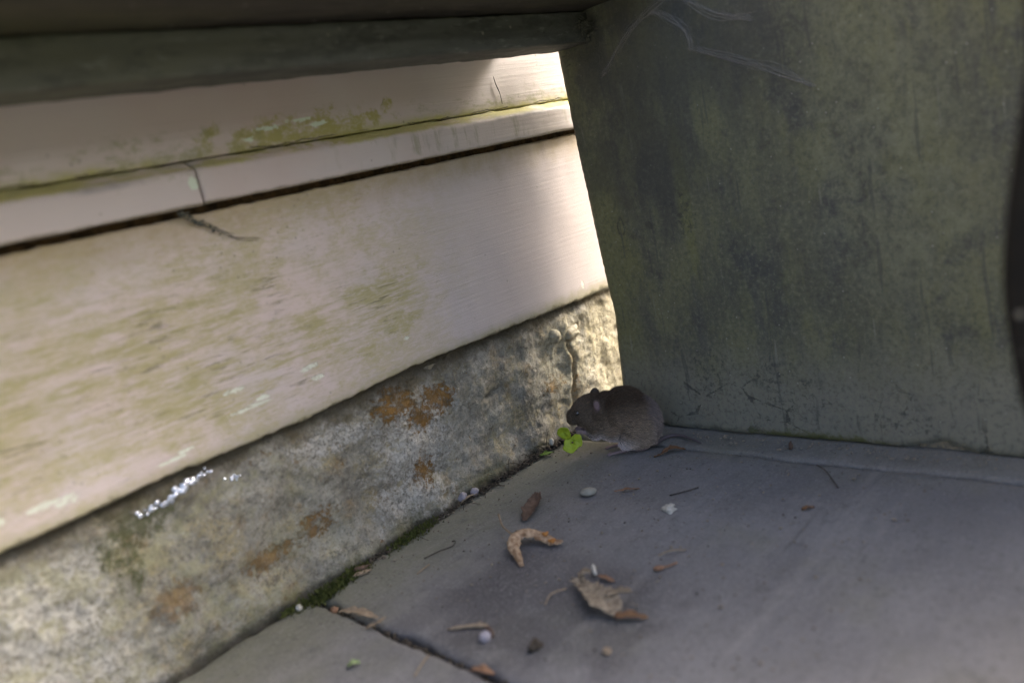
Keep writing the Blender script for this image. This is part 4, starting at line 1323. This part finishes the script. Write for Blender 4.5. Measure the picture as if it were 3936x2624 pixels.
# samara-like seed and straws on the slab
g = Geo()
g.add(*lump_geo((-0.1962, -0.1935, 0.0014), (0.0032, 0.0021, 0.0012), 3, 2, 0.2, -0.9))
g.tube(spline([(-0.1945, -0.1957, 0.0014), (-0.1915, -0.1985, 0.0016), (-0.1870, -0.2000, 0.0012)], 8), 0.00055)
tag(g.build('winged_seed', MAT['orange_twig']), 'pinkish tan seed with a thin tail right of the rusty leaf scrap', 'seed')
for pts, lab in (([(-0.1835, -0.1855, .001), (-0.1784, -0.1903, .0022), (-0.1725, -0.1975, .001)], 'fine pale straw lying above the pinkish tailed seed'),
                 ([(-0.2505, -0.1545, .001), (-0.2420, -0.1525, .0024), (-0.2325, -0.1556, .001)], 'bent pale straw left of the torn grey-tan leaf'),
                 ([(-0.2545, -0.0525, .001), (-0.2480, -0.0520, .0014), (-0.2425, -0.0512, .001)], 'short pale straw between the wall foot and the curled tan leaf'),
                 ([(-0.3295, -0.1345, .0024), (-0.3215, -0.1310, .0028), (-0.3140, -0.1280, .0024)], 'pale straw lying on the slab at the bottom beside the open joint')):
    twig('straw_piece', pts, 0.00042, MAT['straw'], lab, 'straw')
twig('twig', [(-0.2382, -0.0414, .001), (-0.2280, -0.0452, .0016), (-0.2205, -0.0505, .0022), (-0.2160, -0.0490, .0034), (-0.2168, -0.0465, .003)], 0.0004, MAT['dark_twig'], 'thin dark hooked twig left of the curled tan leaf', 'twig')
g = Geo()
g.tube(spline([(-0.2915, -0.1190, .0016), (-0.2870, -0.1265, .0022), (-0.2835, -0.1320, .0022), (-0.2798, -0.1385, .0018)], 10), [0.0005, 0.0008, 0.001, 0.0011, 0.001, 0.001, 0.0011, 0.0013, 0.0015, 0.0014, 0.0008], 7)
tag(g.build('stick', MAT['straw']), 'pale grey stick lying above the lilac pebble', 'stick')
pebble('pebble', (-0.2891, -0.1457, 0.0026), (0.0038, 0.0030, 0.0030), 9, MAT['greypebble'], 'rounded lilac white pebble beside the pale stick', 'pebble', 0.2, 0.15)
pebble('bark_sliver', (-0.2862, -0.1462, 0.0032), (0.0012, 0.0022, 0.0040), 4, MAT['brown_leaf'], 'upright brown sliver leaning on the lilac pebble', 'bark', 0.5, 0.4)
pebble('soil_crumb', (-0.2827, -0.1744, 0.0016), (0.0042, 0.0030, 0.0022), 14, MAT['debris_dark'], 'black soil crumb alone on the shadow-painted slab', 'soil', 0.2, 0.6)
pebble('pebble', (-0.2716, -0.2111, 0.0014), (0.0022, 0.0020, 0.0016), 17, MAT['straw'], 'small yellowish pebble below the torn grey-tan leaf', 'pebble', 0.2, 0.3)
pebble('pebble', (-0.3149, -0.0110, 0.0030), (0.0026, 0.0018, 0.0019), 19, MAT['whitebit'], 'small white pebble on the corner of the lower slab by the moss', 'pebble', 0.9, 0.3)
v, f = ribbon([(-0.3395, -0.0925, .0026), (-0.3375, -0.0945, .0036), (-0.3345, -0.0965, .0026)], [0.002, 0.005, 0.002], [0.9, 1.2, 0.9], 8, 6, 5.0, 0.4)
tag(solid(pyd('leaf_fragment', v, f, MAT['palegreen'])), 'pale green leaf scrap on the lower left slab', 'leaf')
# leaves caught in the open joint
v, f = ribbon([(-0.3060, -0.0395, 0.0022), (-0.3040, -0.0490, 0.0030), (-0.3020, -0.0590, 0.0030), (-0.3005, -0.0700, 0.0018)], [0.0020, 0.0062, 0.0070, 0.002], [1.0, 1.6, 1.6, 1.0], 20, 8, 21.0, 0.3)
tag(solid(pyd('dead_leaf', v, f, MAT['straw'])), 'flat tan leaf caught over the open joint', 'leaf')
v, f = ribbon([(-0.3010, -0.0790, 0.0052), (-0.3060, -0.0765, 0.0034), (-0.3110, -0.0720, 0.0022)], [0.001, 0.004, 0.0025], [1.0, 1.4, 1.0], 10, 6, 25.0, 0.3)
tag(solid(pyd('bark_sliver', v, f, MAT['straw'])), 'pale pointed shard sticking up from the open joint', 'bark')
v, f = ribbon([(-0.3110, -0.1560, 0.0010), (-0.3104, -0.1630, 0.0022), (-0.3090, -0.1700, 0.0010)], [0.002, 0.0060, 0.002], [1.0, 1.4, 1.0], 10, 6, 27.0, 0.4)
tag(solid(pyd('leaf_fragment', v, f, MAT['orange_twig'])), 'orange brown leaf scrap down in the open joint', 'leaf')
pebble('pebble', (-0.3050, -0.0330, 0.0006), (0.0030, 0.0024, 0.0020), 23, MAT['orange_twig'], 'small reddish pebble wedged at the start of the open joint', 'pebble', 0.9, 0.3)
# along the wall foot
v, f = ribbon([(-0.1700, -0.0080, 0.0030), (-0.1620, -0.0085, 0.0042), (-0.1540, -0.0085, 0.0030)], [0.001, 0.0030, 0.0012], [1.0, 1.6, 1.0], 12, 6, 31.0, 0.2)
tag(solid(pyd('bark_sliver', v, f, MAT['straw'])), 'pale split sliver leaning along the wall foot', 'bark')
pebble('pebble', (-0.1530, -0.0060, 0.0040), (0.0036, 0.0030, 0.0030), 27, MAT['greypebble'], 'grey rounded pebble at the wall foot beside the split sliver', 'pebble', 0.3, 0.2)
pebble('pebble', (-0.1640, -0.0045, 0.0046), (0.0042, 0.0030, 0.0032), 29, MAT['greypebble'], 'darker grey pebble tucked behind the split sliver', 'pebble', 0.3, 0.3)
for c, r, s, rz, lab in (((-0.2660, -0.0105, 0.0030), (0.0055, 0.0024, 0.0012), 3, -0.5, 'broad brown bark chip at the edge of the moss'), ((-0.2690, -0.0150, 0.0022), (0.0050, 0.0022, 0.0011), 7, -0.3, 'pale tan bark chip below the broad brown chip')):
    pebble('bark_chip', c, r, s, MAT['brown_leaf'] if s == 3 else MAT['straw'], lab, 'bark', rz, 0.6)

# moss, crumbs and roots nobody could count
rm_ = random.Random(5)
g = Geo()
for cx, cy, n_, sx in ((-0.288, -0.0105, 900, 0.013), (-0.300, -0.0125, 420, 0.008), (-0.268, -0.0085, 420, 0.008), (-0.222, -0.0075, 480, 0.015), (-0.205, -0.0060, 260, 0.012), (-0.315, -0.0085, 200, 0.010)):
    for _ in range(n_):
        x, y = rm_.gauss(cx, sx * 0.6), rm_.gauss(cy, 0.0032)
        y = min(y, -0.003)
        h = rm_.uniform(0.0012, 0.0036)
        a = rm_.uniform(0, 6.28)
        ln = Vector((rm_.gauss(0, 0.5), rm_.gauss(-0.2, 0.5), 1)).normalized() * h
        w_ = 0.00045
        b0 = Vector((x - w_ * math.cos(a), y - w_ * math.sin(a), -0.0005 + rm_.uniform(0, 0.003)))
        b1 = Vector((x + w_ * math.cos(a), y + w_ * math.sin(a), b0.z))
        mid = (b0 + b1) / 2 + ln * 0.55
        sd_ = (b1 - b0) * 0.55
        g.add([b0, b1, mid + sd_, (b0 + b1) / 2 + ln, mid - sd_], [(0, 1, 2, 3, 4)])
tag(g.build('moss', MAT['moss'], None, False), 'bright moss tufts along the wall foot above the open joint', 'moss', kind='stuff')
g = Geo()
for _ in range(520):
    x = rm_.uniform(-0.30, -0.015) if rm_.random() < 0.55 else rm_.gauss(-0.075, 0.028)
    y = -0.0045 - abs(rm_.gauss(0, 0.0026))
    r = rm_.uniform(0.0005, 0.0017)
    g.add(*lump_geo((x, y, 0.0005 + rm_.uniform(0, 0.0022)), (r * rm_.uniform(0.8, 1.8), r, r * 0.8), rm_.random() * 50, 1, 0.5, rm_.uniform(0, 3)))
for _ in range(110):
    x, y = rm_.uniform(-0.29, -0.04), rm_.uniform(-0.28, -0.008)
    r = rm_.uniform(0.0002, 0.0006)
    g.add(*lump_geo((x, y, 0.0006), (r * rm_.uniform(1, 2), r, r * 0.6), rm_.random() * 50, 1, 0.5, rm_.uniform(0, 3)))
for _ in range(240):
    t = rm_.random()
    x, y = -0.3020 - 0.034 * t * 0.62 + rm_.gauss(0, 0.0014), -0.0045 - 0.40 * t
    r = rm_.uniform(0.0006, 0.0016)
    g.add(*lump_geo((x - 0.0005, y, -0.0030 + rm_.uniform(0, 0.002)), (r * rm_.uniform(0.8, 1.6), r, r * 0.8), rm_.random() * 50, 1, 0.5, rm_.uniform(0, 3)))
for _ in range(70):
    x = rm_.gauss(-0.10, 0.045)
    y = -0.006 - abs(rm_.gauss(0, 0.003))
    d = Vector((rm_.gauss(0, 1), rm_.gauss(0, 0.45), rm_.gauss(0, 0.35))).normalized() * rm_.uniform(0.006, 0.016)
    p0 = Vector((x, y, 0.002))
    p1 = p0 + d * 0.5 + Vector((0, 0, rm_.uniform(0, 0.003)))
    p2 = p0 + d
    p1.z, p2.z = max(0.001, p1.z), max(0.001, p2.z)
    p2.y = min(p2.y, -0.004)
    g.tube(spline([p0, p1, p2], 5), 0.00022, 4)
tag(g.build('debris', MAT['debris_dark']), 'dark crumbs and rootlets gathered along the wall foot and in the joint', 'debris', kind='stuff')
g = Geo()
for _ in range(800):
    q = rm_.random()
    if q < 0.4:
        x, y = rm_.uniform(-0.29, -0.03), -0.005 - abs(rm_.gauss(0, 0.004))
    elif q < 0.8:
        x, y = rm_.uniform(-0.28, -0.05), rm_.uniform(-0.30, -0.01)
    else:
        x, y = rm_.uniform(-0.03, -0.012), rm_.uniform(-0.33, -0.10)
    r = rm_.uniform(0.00025, 0.0007) * (1.6 if rm_.random() < 0.12 else 1)
    g.add(*lump_geo((x, y, 0.0008 + (0.0014 if x > -0.033 else 0)), (r * 1.3, r, r * 0.8), rm_.random() * 50, 1, 0.4, rm_.uniform(0, 3)))
tag(g.build('grit', MAT['debris_pale']), 'pale grit scattered over the slabs', 'grit', kind='stuff')

# cobwebs
def web(name, lines, label, mat, n=6, spread=0.0015, r=0.00011, seed=1, fuzz=0, group=None):
    rw = random.Random(seed)
    g = Geo()
    for ln in lines:
        for i in range(n):
            o = [Vector((rw.gauss(0, spread * 0.4), rw.gauss(0, spread), rw.gauss(0, spread))) for _ in ln]
            pts = [Vector(p) + q for p, q in zip(ln, o)]
            g.tube(spline(pts, 14), r * rw.uniform(0.6, 1.3), 4)
        for i in range(fuzz):
            sp = spline(ln, 20)
            p = sp[rw.randrange(len(sp))] + Vector((rw.gauss(0, spread * 0.5), rw.gauss(0, spread * 1.3), rw.gauss(0, spread * 1.3)))
            d = Vector((rw.gauss(0, 0.4), rw.gauss(0, 1), rw.gauss(0, 1))).normalized() * rw.uniform(0.002, 0.007)
            g.tube([p, p + d * 0.5 + Vector((0, 0, -0.0006)), p + d], r * 0.6, 3)
    return tag(g.build(name, mat), label, 'cobweb', group)


def on_panel(y, z, off=0.0022):
    return (panel_x(y) - off, y, z)


web('cobweb', [[on_panel(*q) for q in ((-0.158, 0.3215), (-0.1317, 0.3125), (-0.1112, 0.3035), (-0.0874, 0.2851), (-0.0800, 0.2785))],
               [on_panel(*q) for q in ((-0.1317, 0.3125), (-0.1456, 0.3026), (-0.1558, 0.2929), (-0.157, 0.2812))],
               [on_panel(*q) for q in ((-0.150, 0.3205), (-0.1768, 0.2987), (-0.2034, 0.2891))],
               [on_panel(*q) for q in ((-0.157, 0.2812), (-0.1902, 0.2652), (-0.2157, 0.2527), (-0.2369, 0.2402))]],
    'pale dusty cobweb strands branching across the top of the end panel', MAT['web'], 16, 0.0017, 0.000075, 3, 150)
rw = random.Random(8)
g = Geo()
for i in range(150):
    p = Vector((-0.0035 - abs(rw.gauss(0, 0.007)), -0.0745 - abs(rw.gauss(0, 0.004)), 0.3195 - abs(rw.gauss(0, 0.0075))))
    if i % 3 == 0:
        p = Vector((-0.0020 - abs(rw.gauss(0, 0.002)), rw.uniform(-0.082, -0.05), 0.304 - abs(rw.gauss(0, 0.006))))
    d = Vector((rw.gauss(-0.3, 0.8), rw.gauss(0, 0.6), rw.gauss(-0.2, 0.8))).normalized() * rw.uniform(0.004, 0.013)
    q = p + d
    q.x = min(q.x, -0.0025)
    g.tube(spline([p, p + d * 0.5 + Vector((rw.gauss(0, .001), -0.0012, rw.gauss(0, .001))), q], 5), rw.uniform(0.00007, 0.0002), 4)
for i in range(60):
    p = (-0.0030 - abs(rw.gauss(0, 0.006)), -0.0760 - abs(rw.gauss(0, 0.002)), 0.3195 - abs(rw.gauss(0, 0.006)))
    r = rw.uniform(0.0004, 0.0014)
    g.add(*lump_geo(p, (r, r, r), rw.random() * 40, 1, 0.5))
tag(g.build('cobweb', MAT['darkweb']), 'dark tangled cobweb full of dirt in the corner where rail meets end panel', 'cobweb')
g = Geo()
mainl = [(-0.3150, -0.0060, 0.2462), (-0.3060, -0.0030, 0.2410), (-0.2985, -0.0022, 0.2355), (-0.2905, -0.0020, 0.2300), (-0.2824, -0.0014, 0.2246), (-0.268, -0.001, 0.2215)]
for i in range(8):
    pts = [Vector(p) + Vector((rw.gauss(0, 0.0010), -abs(rw.gauss(0, 0.0005)), rw.gauss(0, 0.0010))) for p in mainl[: 6 - (i % 3)]]
    g.tube(spline(pts, 16), 0.00012, 4)
sp = spline(mainl[:5], 30)
for i in range(46):
    c = sp[min(30, int(abs(rw.gauss(9, 8))))]
    r = rw.uniform(0.0003, 0.0009)
    g.add(*lump_geo((c.x + rw.gauss(0, .0012), c.y - 0.0003, c.z + rw.gauss(0, .0009)), (r * 1.3, r * 0.7, r), rw.random() * 40, 1, 0.5))
tag(g.build('cobweb', MAT['darkweb']), 'dirt-clogged cobweb strand drooping from the gap onto the pink skirting', 'cobweb')
twig('plant_fibre', [(-0.0300, 0.0012, 0.2985), (-0.0295, 0.0008, 0.2925), (-0.0268, 0.0010, 0.2850), (-0.0262, 0.0012, 0.2770)], [0.00015, 0.00025, 0.0003, 0.0003, 0.0004, 0.0004, 0.0003, 0.0002, 0.0002, 0.00018, 0.00015],
     MAT['dark_twig'], 'dark hair-thin fibre hanging on the board beside the sunlit patch', 'fibre')

# silvery wet trails on the stone
stones = [o for o in bpy.data.objects if o.name.startswith('plinth_stone')]
SB = [BVHTree.FromPolygons([v.co for v in o.data.vertices], [p.vertices for p in o.data.polygons]) for o in stones]


def plinth_y(x, z):
    best = None
    for t in SB:
        h = t.ray_cast(Vector((x, -0.2, z)), Vector((0, 1, 0)))
        if h[0] is not None and (best is None or h[0].y < best):
            best = h[0].y
    return best if best is not None else 0.0


def trail(pts, n, r, label, seed, group=None):
    rw = random.Random(seed)
    g = Geo()
    sp = spline([(a, 0, b) for a, b in pts], 40)
    for i in range(n):
        c = sp[rw.randrange(41)]
        x, z = c.x + rw.gauss(0, 0.0009), c.z + rw.gauss(0, 0.0009)
        q = r * rw.uniform(0.4, 1.25)
        g.add(*lump_geo((x, plinth_y(x, z) - 0.0002, z), (q * 1.3, q * 0.55, q), rw.random() * 30, 2, 0.45))
    return tag(g.build('wet_trail', MAT['slime']), label, 'slime', group)


trail([(-0.357, 0.0975), (-0.353, 0.0990), (-0.345, 0.1000), (-0.335, 0.1005)], 30, 0.0016, 'long glistening wet trail on the stone just under the skirting', 2)
trail([(-0.382, 0.0955), (-0.374, 0.0945), (-0.365, 0.0948), (-0.360, 0.0965)], 24, 0.0013, 'shorter glistening wet trail over the dark moss patch on the stone', 3)
trail([(-0.327, 0.091), (-0.3222, 0.0897), (-0.318, 0.0905)], 10, 0.0009, 'small cluster of wet beads right of the long glistening trail', 4)
